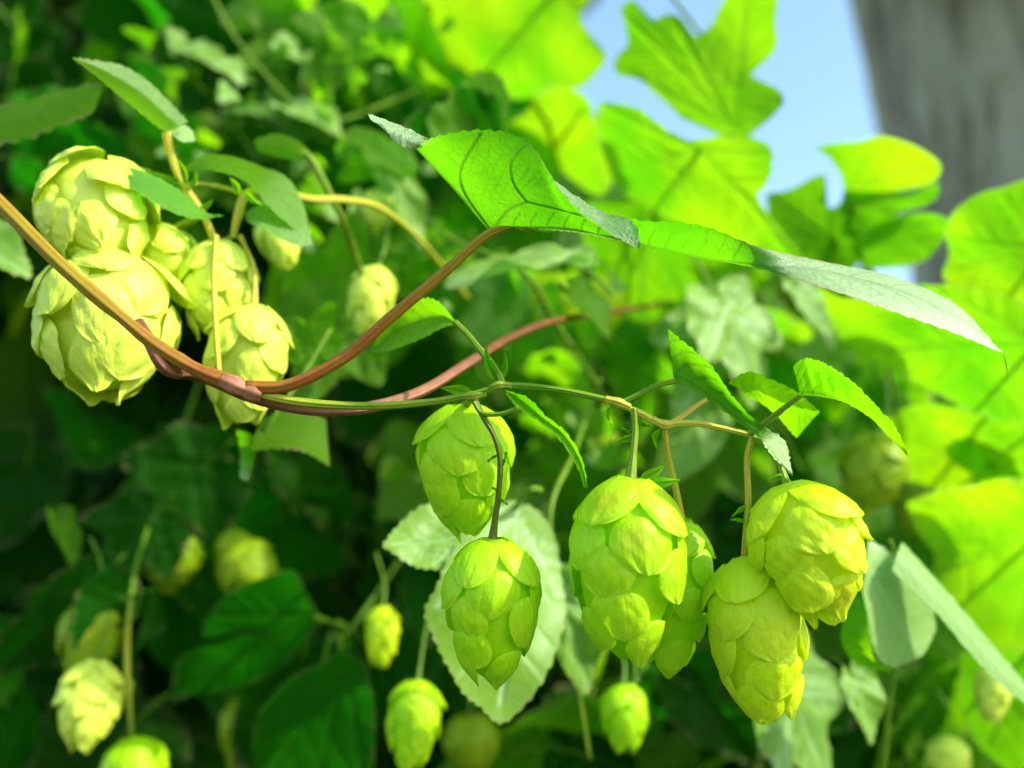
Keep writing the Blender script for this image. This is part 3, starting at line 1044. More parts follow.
hv = [([(492, 230), (508, 210), (527, 201)], 1.6, 1.0), ([(527, 201), (514, 182), (512, 160), (528, 142)], 1.1, 0.8), ([(527, 201), (560, 209), (590, 216)], 1.1, 0.7),
      ([(490, 230), (464, 192), (462, 166), (480, 134)], 1.3, 0.9), ([(463, 168), (440, 150), (420, 146)], 0.9, 0.5), ([(490, 230), (452, 188), (416, 147)], 1.8, 0.8),
      ([(490, 230), (533, 228), (572, 230), (612, 238), (700, 256), (780, 268), (850, 281), (950, 316), (1003, 354)], 1.6, 1.0)]
for k in range(14):      # cross veins springing from the midrib
    x = 512 + k * 17
    yb = np.interp(x, [490, 560, 616, 712, 780], [231, 230, 239, 259, 270])
    hv.append(([(x, yb), (x + 2, yb - 9), (x + 8, yb - 18)], 0.8, 0.45))
for k in range(6):
    x = 770 + k * 38
    yb = np.interp(x, [780, 850, 950, 1003], [268, 281, 316, 354])
    hv.append(([(x, yb), (x + 22, yb - 6), (x + 40, yb - 4)], 1.0, 0.7))
    hv.append(([(x, yb), (x + 20, yb + 9), (x + 36, yb + 19)], 1.0, 0.7))
for k in range(9):
    hv.append(([(430 + k * 9, 142 + k * 8), (470 + k * 7, 150 + k * 7)], 0.7, 0.22))
    hv.append(([(470 + k * 10, 205 - k * 3), (490 + k * 10, 150 + k * 4)], 0.7, 0.22))
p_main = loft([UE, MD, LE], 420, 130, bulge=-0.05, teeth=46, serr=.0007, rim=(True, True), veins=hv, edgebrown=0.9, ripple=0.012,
              pale=[(0, 0), (0.60, 0.0), (0.74, 0.75), (1, 0.95)], seed=2)  # far end whitened by pale: painted sun glare
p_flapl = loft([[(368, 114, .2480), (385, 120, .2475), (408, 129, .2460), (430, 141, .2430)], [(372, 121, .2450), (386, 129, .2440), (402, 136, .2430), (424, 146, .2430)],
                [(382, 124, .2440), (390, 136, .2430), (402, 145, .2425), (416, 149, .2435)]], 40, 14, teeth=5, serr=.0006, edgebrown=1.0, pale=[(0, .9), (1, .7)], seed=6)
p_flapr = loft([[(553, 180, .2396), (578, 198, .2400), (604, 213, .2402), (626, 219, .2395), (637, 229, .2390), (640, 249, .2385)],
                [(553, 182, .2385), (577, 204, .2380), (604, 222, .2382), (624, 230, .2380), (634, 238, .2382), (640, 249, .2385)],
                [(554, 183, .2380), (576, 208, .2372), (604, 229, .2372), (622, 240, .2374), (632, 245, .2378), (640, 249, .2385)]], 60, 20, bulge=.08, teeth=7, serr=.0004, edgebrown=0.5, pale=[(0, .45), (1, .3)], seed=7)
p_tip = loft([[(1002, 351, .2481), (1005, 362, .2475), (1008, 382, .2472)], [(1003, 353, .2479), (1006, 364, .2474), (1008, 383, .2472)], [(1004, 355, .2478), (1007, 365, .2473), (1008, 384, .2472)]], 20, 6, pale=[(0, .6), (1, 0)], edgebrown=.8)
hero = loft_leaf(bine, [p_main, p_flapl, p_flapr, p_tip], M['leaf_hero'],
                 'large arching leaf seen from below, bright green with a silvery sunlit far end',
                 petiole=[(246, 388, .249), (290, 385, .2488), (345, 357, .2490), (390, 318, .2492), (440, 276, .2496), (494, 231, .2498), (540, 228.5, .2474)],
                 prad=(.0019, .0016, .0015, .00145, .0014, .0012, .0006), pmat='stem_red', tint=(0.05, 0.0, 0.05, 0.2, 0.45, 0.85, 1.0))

# -------- small leaf on its own petiole above the shoot
p = loft([[(456, 322, .266), (438, 302, .266), (422, 299, .270), (402, 306, .274), (384, 327, .276), (370, 352, .277)],
          [(456, 323, .267), (442, 316, .272), (422, 320, .276), (402, 328, .279), (385, 340, .279), (370, 352, .277)],
          [(456, 324, .266), (444, 327, .262), (422, 338, .263), (402, 346, .268), (386, 351, .273), (370, 352, .277)]], 80, 26, teeth=14, serr=.0007, seed=11, pale=[(0, .1), (1, .1)])
loft_leaf(bine, [p], M['leaf_green'], 'small green leaf hanging left from a thin stalk above the shoot',
          petiole=[(503, 386, .2475), (497, 372, .249), (480, 350, .256), (468, 335, .262), (455, 322, .266)], prad=(.0010, .0009, .0008, .0007), tint=(0.3, 0.2, 0.1, 0.2))
# -------- narrow folded leaf hanging from the shoot
p = loft([[(505, 390, .2460), (528, 398, .2450), (546, 416, .2445), (564, 430, .2440), (578, 450, .2435), (585, 470, .2435), (587, 488, .2440)],
          [(506, 392, .2470), (524, 404, .2470), (543, 419, .2465), (561, 433, .2460), (575, 452, .2452), (583, 471, .2446), (586, 488, .2440)],
          [(506, 394, .2440), (518, 408, .2440), (538, 421, .2435), (556, 436, .2430), (570, 454, .2430), (580, 473, .2432), (584, 488, .2440)]], 90, 18, teeth=12, serr=.0005, seed=12)
loft_leaf(bine, [p], M['leaf_green'], 'narrow folded leaf seen edge on, drooping from the shoot',
          petiole=[(474, 402, .2462), (482, 413, .2452), (500, 414, .2446), (519, 408, .2445)], prad=(.0007, .0006, .0006, .0006), pmat='stem_green', tint=(.1, .1))
# -------- dark leaf right of the node, folded, silver tip
p = loft([[(668, 329, .2470), (682, 341, .2450), (698, 354, .2440), (713, 368, .2435), (728, 390, .2435), (745, 410, .2440), (765, 428, .2465), (784, 441, .2490), (789, 459, .2490), (792, 476, .2470)],
          [(671, 356, .2480), (684, 362, .2470), (700, 373, .2465), (716, 386, .2462), (732, 402, .2458), (748, 419, .2456), (764, 433, .2458), (777, 446, .2460), (784, 461, .2465), (792, 476, .2470)],
          [(674, 381, .2474), (688, 386, .2468), (702, 395, .2462), (717, 405, .2460), (733, 417, .2455), (748, 428, .2450), (761, 438, .2440), (766, 447, .2432), (776, 460, .2440), (792, 476, .2470)]],
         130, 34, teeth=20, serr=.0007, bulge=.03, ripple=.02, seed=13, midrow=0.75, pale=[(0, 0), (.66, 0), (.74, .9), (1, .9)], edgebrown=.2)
loft_leaf(bine, [p], M['leaf_green'], 'dark green folded leaf with a pale turned tip above the right cones',
          petiole=[(622, 403, .2474), (640, 394, .2472), (658, 385, .2472), (676, 381, .2474)], prad=(.0008, .0007, .0007, .0006), tint=(.3, .1, .1, .1))
# -------- yellow-green pointed leaf
p = loft([[(793, 366, 0.2320), (804, 359, 0.2300), (818, 361, 0.2290), (834, 369, 0.2290), (856, 385, 0.2300), (878, 408, 0.2320), (895, 427, 0.2350), (908, 455, 0.2390)],
          [(797, 381, 0.2360), (808, 377, 0.2350), (822, 381, 0.2345), (838, 388, 0.2345), (857, 399, 0.2350), (876, 415, 0.2360), (893, 433, 0.2375), (908, 455, 0.2390)],
          [(800, 395, 0.2390), (812, 395, 0.2390), (826, 397, 0.2395), (842, 401, 0.2400), (858, 409, 0.2400), (874, 420, 0.2400), (890, 437, 0.2395), (908, 455, 0.2390)]],
         120, 32, teeth=26, serr=.0007, seed=14, midrow=0.9, ripple=.02, edgebrown=.2)
loft_leaf(bine, [p], M['leaf_lime'], 'yellow green pointed leaf in front at right, glowing against the light',
          petiole=[(748, 434, .2490), (762, 425, .2470), (780, 411, .2425), (801, 395, .2390)], prad=(.0008, .0007, .0007, .0006), tint=(.5, .3, .2, .3))
p = loft([[(728, 383, .262), (748, 372, .258), (772, 380, .257), (795, 391, .258), (820, 412, .264)],
          [(742, 390, .267), (758, 387, .267), (776, 395, .266), (796, 403, .265), (811, 421, .267)],
          [(744, 395, .270), (760, 402, .272), (778, 416, .273), (790, 430, .272), (797, 438, .271)]], 70, 26, teeth=9, serr=.0007, seed=15)
loft_leaf(bine, [p], M['leaf_lime'], 'short broad lime leaf behind the yellow green pointed one',
          petiole=[(752, 435, .249), (765, 424, .256), (782, 412, .265)], prad=(.0006, .0006, .0005), tint=(.5, .3, .3))

# ================================================================== FOREGROUND CONES
GF = 'hop cones hanging from the green side shoot'
hop_cone('shaded hop cone half behind a thin stalk, hanging left under the side shoot', (464, 404, .2640), (467, 537, .2620), 106, 31, 'bract', group=GF,
         stalk=[(474, 397, .2478), (470, 401, .254)], spin=0.4, per=4, rows=5, bract_w=.79)
hop_cone('small hop cone on a long thin stalk in front of the pale serrated leaf', (492, 538, .2480), (491, 690, .2470), 106, 32, 'bract', group=GF,
         stalk=[(474, 398, .2470), (484, 418, .2455), (494, 436, .2450), (500, 458, .2455), (499, 490, .2465), (495, 520, .2475)], stalk_r=.00075, stalk_mat='stem_dark', spin=0.78, per=4, rows=5, bract_w=.71)
hop_cone('largest hop cone in the centre with browned upper bracts', (630, 478, .2440), (623, 672, .2400), 127, 33, 'bract', group=GF,
         stalk=[(634, 408, .2474), (635, 430, .2470), (633, 455, .2455)], stalk_r=.0010, spin=0.9, per=4, rows=5, brown_rows=(0, 1), openness=.15, bract_w=.75)
hop_cone('hop cone hanging half hidden behind the largest central one', (682, 518, .2600), (667, 690, .2600), 78, 34, 'bract', group=GF,
         stalk=[(664, 426, .2480), (668, 455, .2520), (676, 490, .2570)], stalk_r=.0008, stalk_mat='stem_yellow', spin=0.2, per=4, rows=5, stalk_tint=(.6, .5))
hop_cone('long yellowish hop cone hanging lowest at right, tip crumpled and sunlit', (744, 557, .2490), (775, 734, .2430), 106, 35, 'bract_yellow', group=GF,
         stalk=[(752, 436, .2488), (747, 460, .2490), (748, 500, .2490), (746, 540, .2490)], stalk_r=.00085, stalk_mat='stem_yellow', stalk_tint=(.5, .8), spin=1.3, per=4, rows=5, bract_w=.84, openness=.2)
hop_cone('open yellow hop cone with an orange stained tip, rightmost of the sharp ones', (786, 484, .2440), (832, 622, .2360), 116, 36, 'bract_yellow', group=GF,
         stalk=[(752, 436, .2486), (766, 446, .2478), (778, 462, .2465), (784, 476, .2450)], stalk_r=.0008, spin=0.5, per=4, rows=5, openness=1.0, brown_rows=(4,), bract_w=.77)
for a, bq, w, d in (((751, 505), (732, 517), 2.5, .2485), ((747, 523), (730, 520), 1.8, .2485), ((786, 478), (768, 480), 3.5, .2445), ((786, 478), (803, 500), 4.0, .2430),
                    ((500, 455), (488, 462), 1.2, .2456), ((499, 470), (506, 452), 1.2, .2456), ((499, 495), (492, 488), 1.2, .2463), ((499, 496), (508, 504), 1.2, .2463),
                    ((640, 480), (664, 466), 6, .2430), ((642, 482), (680, 480), 6, .2425)):
    stipule(a, bq, w, d, 1.5, 'leaf_lime' if bq[0] > 520 else 'leaf_green')

# ================================================================== LEFT SUNLIT CLUSTER
GL = 'sunlit hop cones clustered at the left'
lsh = thing('hop_shoot', 'thin fruiting shoot with small curled leaves above the sunlit cones at left', 'hop shoot', PV((190, 190, .295)), 'hop shoots of the vine')
tube('stem', [(166, 132, .290), (173, 160, .292), (184, 185, .293), (202, 212, .294), (214, 240, .296)], (.0013, .0012, .0011, .0011, .0010), M['stem_yellow'], lsh, 40, 10, .06, 21, tint=(.6, .3, .5, .4, .4))
tube('stem', [(470, 300, .44), (420, 240, .39), (380, 208, .35), (345, 200, .33), (310, 199, .318), (275, 190, .308), (247, 194, .300), (238, 215, .298), (233, 238, .298)], (.0010, .0011, .0012, .0012, .0012, .0011, .0013, .0013, .0010), M['stem_yellow'], lsh, 70, 10, .06, 22, tint=(0, 0, 0, .1, .2, .2, .4, .4, .3))
tube('stem', [(184, 186, .293), (205, 184, .296), (247, 194, .300)], (.0008, .0007, .0009), M['stem_green'], lsh, 30, 10, .06, 23, tint=(.5, .7, .7))
tube('stem', [(385, 340, .42), (360, 270, .37), (345, 225, .345), (330, 195, .338), (312, 160, .335), (298, 150, .335)], (.0010, .0012, .0014, .0014, .0014, .0010), M['stem_green'], lsh, 30, 10, .06, 23, tint=(.1, .2, .1, .1))
tube('tendril', [(216, 236, .292), (214, 280, .286), (216, 330, .278), (219, 372, .264)], (.0009, .0009, .0009, .0008), M['stem_yellow'], lsh, 40, 10, .05, 24, tint=(.3, .2, .3, .4))
for a, b2, wd in (((186, 184), (178, 160), 3), ((190, 186), (196, 172), 3), ((200, 208), (212, 200), 3), ((238, 195), (230, 178), 4), ((190, 190), (150, 172), 3), ((246, 192), (262, 205), 3)):
    stipule(a, b2, wd, .292, 2, 'leaf_lime', lsh)
p = loft([[(72, 58, .288), (96, 61, .292), (122, 66, .297), (146, 80, .300), (168, 101, .300), (188, 122, .296)],
          [(72, 58, .288), (98, 68, .290), (124, 82, .292), (146, 97, .293), (164, 114, .293), (178, 126, .292)],
          [(72, 58, .288), (96, 76, .284), (118, 95, .283), (138, 111, .284), (154, 124, .286), (167, 133, .289)]], 80, 26, teeth=12, serr=.0007, seed=41, pale=[(0, .5), (1, .45)], pale_s=[(-1, 1), (-.1, 1), (.1, 0), (1, 0)], edgebrown=.9)  # upper half whitened in the colour to stand for its lit side
loft_leaf(lsh, [p], M['leaf_lime'], 'small pointed leaf on an upright stalk at upper left, brown at its tip')
p = loft([[(170, 128, .292), (182, 124, .295), (192, 130, .298)], [(170, 131, .291), (182, 133, .292), (195, 139, .296)], [(171, 134, .290), (182, 142, .290), (194, 142, .293)]], 24, 12, seed=42, pale=[(0, .6), (1, .6)])
loft_leaf(lsh, [p], M['leaf_green'])
p = loft([[(98, 168, .280), (125, 167, .282), (152, 175, .284), (182, 192, .286), (204, 212, .287), (224, 216, .288)],
          [(98, 168, .280), (122, 176, .278), (148, 188, .278), (174, 203, .280), (200, 216, .284), (224, 216, .288)],
          [(98, 168, .280), (120, 181, .276), (145, 197, .275), (170, 211, .278), (196, 219, .282), (224, 216, .288)]], 80, 26, teeth=10, serr=.0005, seed=43, pale=[(0, .2), (1, .1)])
loft_leaf(lsh, [p], M['leaf_green'], 'narrow grey green leaf lying across the top left cone')
p = loft([[(184, 167, .300), (206, 155, .304), (234, 157, .308), (262, 167, .312), (287, 178, .312), (303, 205, .308), (312, 244, .304)],
          [(186, 168, .298), (207, 162, .298), (234, 166, .300), (258, 177, .302), (278, 194, .300), (294, 216, .299), (312, 244, .304)],
          [(188, 172, .296), (208, 170, .294), (234, 176, .294), (252, 186, .294), (268, 206, .292), (286, 222, .294), (312, 244, .304)]], 90, 26, teeth=12, serr=.0005, seed=44, pale=[(0, 0), (.5, .0), (.65, .2), (1, .35)])
loft_leaf(lsh, [p], M['leaf_green'], 'arched leaf drooping right of the left cones, its end pale')
p = loft([[(246, 212, .298), (262, 205, .302), (282, 212, .304), (300, 222, .302), (314, 246, .300)], [(246, 216, .296), (262, 216, .296), (280, 224, .296), (298, 234, .297), (314, 246, .300)],
          [(247, 222, .294), (262, 228, .290), (279, 238, .291), (296, 245, .294), (314, 246, .300)]], 60, 20, teeth=8, serr=.0005, seed=45, pale=[(0, .2), (1, .45)])
loft_leaf(lsh, [p], M['leaf_green'])

hop_cone('sunlit hop cone topmost in the left cluster, opened bracts facing up', (88, 182, .300), (112, 256, .272), 122, 51, 'bract_pale', group=GL, spin=.3, per=4, rows=5, openness=1.0, bract_w=.72, stalk=[(150, 172, .296), (115, 165, .302)])
hop_cone('largest sunlit hop cone at far left, crossed by the brown stem', (112, 262, .2900), (102, 398, .2700), 146, 52, 'bract_pale', group=GL, spin=.1, per=4, rows=5, openness=.8, bract_w=.64, stalk=[(200, 215, .296), (150, 240, .298)])
hop_cone('small pale hop cone wedged between the upper two left cones', (178, 228, .300), (150, 284, .302), 70, 53, 'bract_pale', group=GL, spin=.6, per=4, rows=5, openness=.4, stalk=[(205, 214, .296)])
hop_cone('sunlit hop cone behind the hanging tendril, right of the far left one', (222, 240, .300), (212, 345, .300), 78, 54, 'bract_pale', group=GL, spin=.9, per=4, rows=5, openness=.7, stalk=[(233, 236, .298)])
hop_cone('bright hop cone just above the stem fork, lowest of the left cluster', (254, 304, .292), (236, 432, .290), 86, 55, 'bract_pale', group=GL, spin=.2, per=4, rows=5, openness=.7, stalk=[(240, 236, .298), (252, 262, .296), (255, 285, .294)], stalk_mat='stem_yellow')

p = loft([[(254, 140, .335), (275, 134, .338), (296, 140, .337), (314, 156, .335)], [(256, 147, .333), (276, 145, .333), (296, 150, .333), (312, 158, .335)],
          [(258, 152, .333), (276, 156, .332), (296, 160, .333), (311, 160, .335)]], 40, 16, teeth=6, serr=.0006, seed=46)
loft_leaf(lsh, [p], M['leaf_lime'])

# ================================================================== BACKGROUND SHOOTS
GS = 'hop shoots of the vine'


def shoot(label, stem_pix, rad=(.0016, .0013, .0010), mat='stem_green', tint=(.02, .1)):
    rad = [r * .75 for r in rad]
    t = thing('hop_shoot', label, 'hop shoot', PV(stem_pix[0]), GS)
    tube('stem', stem_pix, rad, M[mat], t, 50, 8, .06, len(bpy.data.objects), tint=tint)
    return t


def pleaf(sh, base, tip, n=(0.2, 0.5, 0.8), kind='lobed', mat='leaf_lime', wide=1.0, label=None, pmat='stem_green'):
    return put_leaf(sh, PV(base), PV(tip), camdir(*n), kind, mat, wide, label, True, pmat)


# --- upper right, against the sky
s1 = shoot('hop shoot with glowing lime leaves against the blue sky', [(735, 330, .50), (740, 240, .49), (735, 160, .47), (738, 90, .46), (690, 20, .46), (640, -40, .46)], (.0022, .0018, .0014, .0010))
outline_leaf(s1, (735, 130), (705, 82), .45, [(624, 8), (638, 1), (650, 20), (672, 14), (684, 22), (695, 36), (709, 26), (722, 2), (738, -14), (776, -12), (777, 22), (778, 45), (770, 58),
    (753, 74), (765, 82), (780, 90), (784, 103), (772, 118), (758, 130), (743, 142), (722, 135), (700, 126), (682, 118), (668, 105), (655, 94), (640, 80), (622, 76), (616, 67), (620, 56), (630, 44), (628, 26)],
    (0.52, .3, .95), 'leaf_lime', 'lobed lime leaf outlined against the blue sky', lobes=[(626, 12), (622, 70), (672, 16), (745, -10), (782, 100)], seed=1, petiole=[(737, 170, .47), (738, 200, .485)], curl=.03)
outline_leaf(s1, (700, 150), (690, 182), .43, [(604, 100), (640, 107), (665, 124), (690, 139), (720, 136), (755, 139), (770, 150), (771, 170), (765, 186), (757, 196), (770, 215), (790, 236), (808, 257), (800, 268), (770, 260),
    (730, 243), (690, 228), (650, 208), (625, 192), (611, 172), (603, 150), (598, 122)], (0.52, .5, .85), 'leaf_lime', 'broad lime leaf with ragged edge beneath the blue gap', lobes=[(604, 104), (612, 170), (660, 212), (804, 262), (768, 156)], seed=2,
    teeth=30, serr=.0008, petiole=[(735, 150, .46), (738, 120, .465)], curl=.03)
pleaf(s1, (800, -60, .47), (760, -20, .46), (.1, .3, 1), 'flat', 'leaf_lime', 1.0)
outline_leaf(s1, (640, 215), (655, 260), .47, [(590, 200), (640, 195), (700, 215), (750, 245), (740, 290), (690, 310), (640, 320), (600, 290), (585, 240)], (0.52, .5, .8), 'leaf_green', None, seed=3, teeth=26, serr=.001, petiole=[(700, 200, .48), (739, 230, .49)])
s2 = shoot('hop shoot with yellow green leaves in front of the tree trunk', [(900, 420, .50), (880, 330, .48), (868, 250, .46), (850, 170, .46)], (.0018, .0015, .0010))
outline_leaf(s2, (846, 188), (885, 165), .44, [(813, 147), (835, 143), (860, 140), (880, 134), (900, 138), (925, 150), (941, 164), (935, 180), (915, 189), (880, 194), (850, 193), (840, 172), (828, 156)],
    (0.47, .75, .65), 'leaf_lime', 'rounded yellow green leaf overlapping the edge of the trunk', lobes=[(815, 148), (880, 137), (938, 165)], seed=4, petiole=[(855, 210, .46), (860, 235, .465)], curl=.03)
outline_leaf(s2, (850, 205), (880, 208), .45, [(845, 190), (880, 193), (915, 190), (938, 181), (938, 194), (925, 204), (898, 214), (890, 228), (868, 242), (848, 238), (838, 215)], (0.42, .5, .85), 'leaf_green', None, seed=5, petiole=[(862, 245, .465)])
outline_leaf(s2, (830, 240), (810, 228), .47, [(766, 194), (790, 189), (822, 173), (827, 190), (829, 207), (846, 205), (862, 232), (855, 265), (820, 275), (790, 262), (772, 232)], (0.32, .4, .9), 'leaf_green', None, seed=6, petiole=[(868, 258, .475)])
outline_leaf(s2, (860, 250), (905, 240), .44, [(850, 245), (880, 222), (915, 214), (948, 217), (945, 236), (925, 258), (890, 268), (862, 266)], (0.42, .6, .8), 'leaf_green', None, seed=7, petiole=[(868, 280, .47)])
s3 = shoot('hop shoot at the right edge with big backlit leaves', [(1060, 520, .46), (1050, 400, .45), (1030, 300, .43), (1035, 200, .42)], (.0020, .0016, .0010))
outline_leaf(s3, (1045, 250), (1000, 248), .41, [(944, 232), (955, 210), (975, 195), (1000, 187), (1040, 180), (1080, 225), (1065, 295), (1010, 311), (985, 306), (960, 291), (943, 275), (949, 254)],
    (0.52, .45, .9), 'leaf_lime', 'round lime leaf cut by the right edge beside the trunk', lobes=[(946, 236), (946, 272), (1000, 190), (1010, 309)], seed=8, petiole=[(1040, 290, .43)])
outline_leaf(s3, (1040, 340), (945, 340), .39, [(822, 285), (850, 296), (880, 288), (930, 283), (990, 292), (1045, 315), (1075, 380), (1040, 415), (985, 412), (950, 400), (900, 378), (862, 357), (836, 328)],
    (0.52, .5, .85), 'leaf_lime', 'wide lime leaf spread beneath the silvery leaf tip', lobes=[(826, 288), (930, 286), (985, 410), (870, 358)], seed=9, petiole=[(1050, 370, .42), (1048, 400, .45)], teeth=34, serr=.001)
outline_leaf(s3, (1040, 420), (965, 440), .43, [(880, 418), (930, 405), (990, 408), (1045, 418), (1070, 460), (1030, 490), (960, 492), (905, 470)], (0.52, .6, .75), 'leaf_lime', None, seed=10, petiole=[(1050, 410, .45)], teeth=30, serr=.001)
s4 = shoot('hop shoot low at right with large bright green leaves', [(1090, 760, .46), (1060, 640, .45), (1040, 540, .44), (1050, 430, .44)], (.0020, .0016, .0010))
outline_leaf(s4, (1055, 520), (985, 560), .41, [(908, 500), (930, 492), (970, 482), (1010, 472), (1060, 490), (1085, 560), (1060, 630), (1010, 645), (975, 628), (948, 606), (922, 588), (936, 560), (918, 530)],
    (0.57, .5, .85), 'leaf_lime', 'large bright leaf at the right edge below the others', lobes=[(912, 502), (926, 586), (1012, 640), (1010, 474)], seed=11, petiole=[(1060, 530, .43), (1045, 550, .44)], teeth=36, serr=.001)
outline_leaf(s4, (1030, 650), (1010, 690), .44, [(960, 655), (1010, 640), (1060, 650), (1080, 720), (1030, 770), (985, 745), (965, 705)], (0.52, .5, .85), 'leaf_green', None, seed=12, petiole=[(1060, 640, .45)], teeth=26, serr=.001)
pleaf(s4, (1030, 470, .43), (935, 530, .45), (.1, .5, .8), 'lobed_b', 'leaf_green', 1.0)
# --- grey green leaves right of the rightmost cones
s5 = shoot('hop shoot with pale grey green leaves right of the cones', [(880, 800, .36), (890, 700, .35), (905, 600, .345), (890, 540, .34)], (.0014, .0012, .0009))
p = loft([[(868, 540, .330), (888, 552, .330), (912, 575, .332), (930, 600, .335), (936, 630, .338)], [(866, 560, .322), (882, 585, .322), (896, 610, .324), (908, 632, .326), (922, 655, .330)],
          [(862, 590, .318), (868, 615, .318), (872, 640, .319), (880, 660, .321), (895, 668, .325)]], 60, 26, teeth=9, serr=.0006, seed=61, pale=[(0, .3), (1, .3)], bulge=.05)
loft_leaf(s5, [p], M['leaf_silver'], 'pale grey green leaf hanging behind the rightmost cone')
p = loft([[(860, 590, .325), (848, 612, .325), (842, 640, .326), (858, 664, .328), (890, 672, .330)], [(862, 598, .320), (858, 618, .320), (856, 642, .320), (866, 660, .322), (890, 671, .328)],
          [(865, 604, .318), (868, 622, .318), (870, 644, .318), (874, 660, .320), (892, 670, .326)]], 40, 16, teeth=10, serr=.0008, seed=62)
loft_leaf(s5, [p], M['leaf_lime'])
p = loft([[(902, 542, .330), (920, 562, .328), (945, 590, .326), (975, 625, .325), (1005, 660, .325), (1040, 700, .325)], [(898, 552, .322), (918, 575, .321), (942, 602, .320), (972, 637, .320), (1003, 671, .320), (1040, 705, .322)],
          [(892, 570, .318), (912, 588, .318), (938, 614, .317), (968, 650, .317), (1000, 684, .317), (1038, 712, .320)]], 70, 20, teeth=10, serr=.0006, seed=63, pale=[(0, .3), (1, .2)])
loft_leaf(s5, [p], M['leaf_silver'], 'long leaf seen edge on, running down to the right edge')
pleaf(s5, (855, 680, .36), (885, 745, .355), (.5, .3, -.8), 'ovate', 'leaf_silver', .8)
pleaf(s5, (790, 690, .38), (850, 800, .38), (.4, .6, -.7), 'lobed', 'leaf_silver', 1.0, 'pale leaf low behind the lowest right cone')
# --- pale serrated leaf behind the lowest cone
s6 = shoot('hop shoot with pale serrated leaves behind the lowest central cone', [(600, 380, .42), (575, 450, .38), (550, 520, .35), (570, 640, .36), (590, 760, .37)], (.0012, .0012, .0010))
outline_leaf(s6, (522, 505), (505, 612), .315, [(517, 497), (542, 508), (560, 535), (568, 575), (567, 615), (552, 660), (530, 700), (507, 719), (488, 704), (468, 690), (452, 665), (437, 640), (426, 612), (436, 588), (450, 556), (482, 516)],
    (.35, .45, -.8), 'leaf_silver', 'large pale serrated leaf hanging behind the lowest central cone', lobes=[(505, 716), (430, 614), (566, 600)], seed=13, teeth=40, serr=.0010, curl=.05, petiole=[(530, 490, .33), (540, 490, .335)])
outline_leaf(s6, (470, 535), (430, 540), .318, [(383, 546), (398, 526), (424, 506), (446, 511), (472, 535), (466, 558), (432, 567), (408, 561)], (.3, .6, -.7), 'leaf_silver', 'pale leaf poking out left behind the thin stalk', lobes=[(386, 545), (428, 508), (432, 565)], seed=14, teeth=24, serr=.0010, curl=.05)
pleaf(s6, (560, 600, .345), (600, 700, .345), (.2, .3, -.8), 'ovate', 'leaf_silver', .6)
pleaf(s6, (640, 640, .34), (640, 690, .34), (.2, .3, -.8), 'ovate', 'leaf_silver', .4)
# --- pale leaves upper centre
s7 = shoot('hop shoot with pale leaves behind the stem fork', [(620, 420, .42), (560, 330, .40), (520, 270, .385), (440, 230, .40), (380, 150, .42)], (.0016, .0014, .0010))
pleaf(s7, (560, 262, .36), (440, 262, .36), (.2, .9, -.25), 'ovate', 'leaf_silver', 1.0, 'pale leaf lying flat behind the base of the large leaf')
pleaf(s7, (470, 150, .39), (488, 78, .40), (-.5, .3, .8), 'ovate', 'leaf_green', 1.2)
pleaf(s7, (478, 140, .395), (405, 120, .40), (-.3, .6, .7), 'ovate', 'leaf_dark', 1.2)
pleaf(s7, (395, 165, .41), (350, 120, .41), (.3, .7, -.6), 'ovate', 'leaf_green', 1.0)
pleaf(s7, (390, 180, .42), (430, 240, .41), (.3, .6, -.6), 'ovate', 'leaf_silver', .6)
s8 = shoot('hop shoot with washed out pale leaves left of the yellow green leaf', [(800, 470, .44), (760, 380, .42), (730, 320, .41), (690, 250, .42)], (.0015, .0012, .0010))
pleaf(s8, (725, 310, .40), (770, 400, .39), (.3, .7, -.6), 'lobed', 'leaf_silver', 1.0, 'pale sunlit leaf behind the dark folded leaf')
pleaf(s8, (720, 330, .41), (680, 420, .40), (.3, .6, -.7), 'lobed_b', 'leaf_silver', .9)
pleaf(s8, (705, 430, .56), (672, 545, .55), (.5, .4, .7), 'lobed', 'leaf_green', 1.1)
pleaf(s8, (740, 450, .58), (720, 540, .57), (.5, .4, .7), 'lobed_b', 'leaf_shade', 1.2)
pleaf(s8, (800, 290, .43), (845, 345, .42), (.3, .7, -.6), 'ovate', 'leaf_silver', .8)
pleaf(s8, (700, 420, .42), (660, 490, .41), (.3, .6, -.7), 'ovate', 'leaf_silver', .7)
# --- upper middle: bright lime leaves
s9 = shoot('hop shoot with broad lime leaves across the top centre', [(640, 260, .56), (560, 140, .54), (500, 60, .52), (440, -40, .52)], (.0022, .0018, .0012))
outline_leaf(s9, (560, -10), (500, 30), .50, [(398, -20), (500, -40), (596, -24), (584, 14), (598, 35), (613, 55), (600, 75), (585, 86), (560, 86), (520, 100), (480, 90), (450, 70), (420, 50), (396, 20)],
    (0.52, .4, .9), 'leaf_lime', 'broad lime leaf at the top centre', lobes=[(400, 0), (484, 90), (610, 56)], seed=15, petiole=[(500, 60, .52)])
outline_leaf(s9, (430, 0), (400, 50), .53, [(340, -14), (410, -20), (445, 40), (455, 85), (430, 125), (398, 112), (372, 70), (352, 40)], (0.52, .5, .85), 'leaf_lime', None, seed=16, petiole=[(470, 20, .525)])
outline_leaf(s9, (585, 110), (525, 125), .54, [(430, 96), (470, 84), (520, 78), (585, 92), (602, 125), (622, 152), (604, 192), (550, 168), (500, 150), (450, 130)], (0.52, .5, .85), 'leaf_lime', None, seed=17, petiole=[(555, 150, .545)])
outline_leaf(s9, (520, 130), (480, 180), .56, [(400, 130), (460, 115), (540, 130), (560, 180), (520, 230), (450, 240), (410, 200)], (0.52, .5, .85), 'leaf_green', None, seed=18)
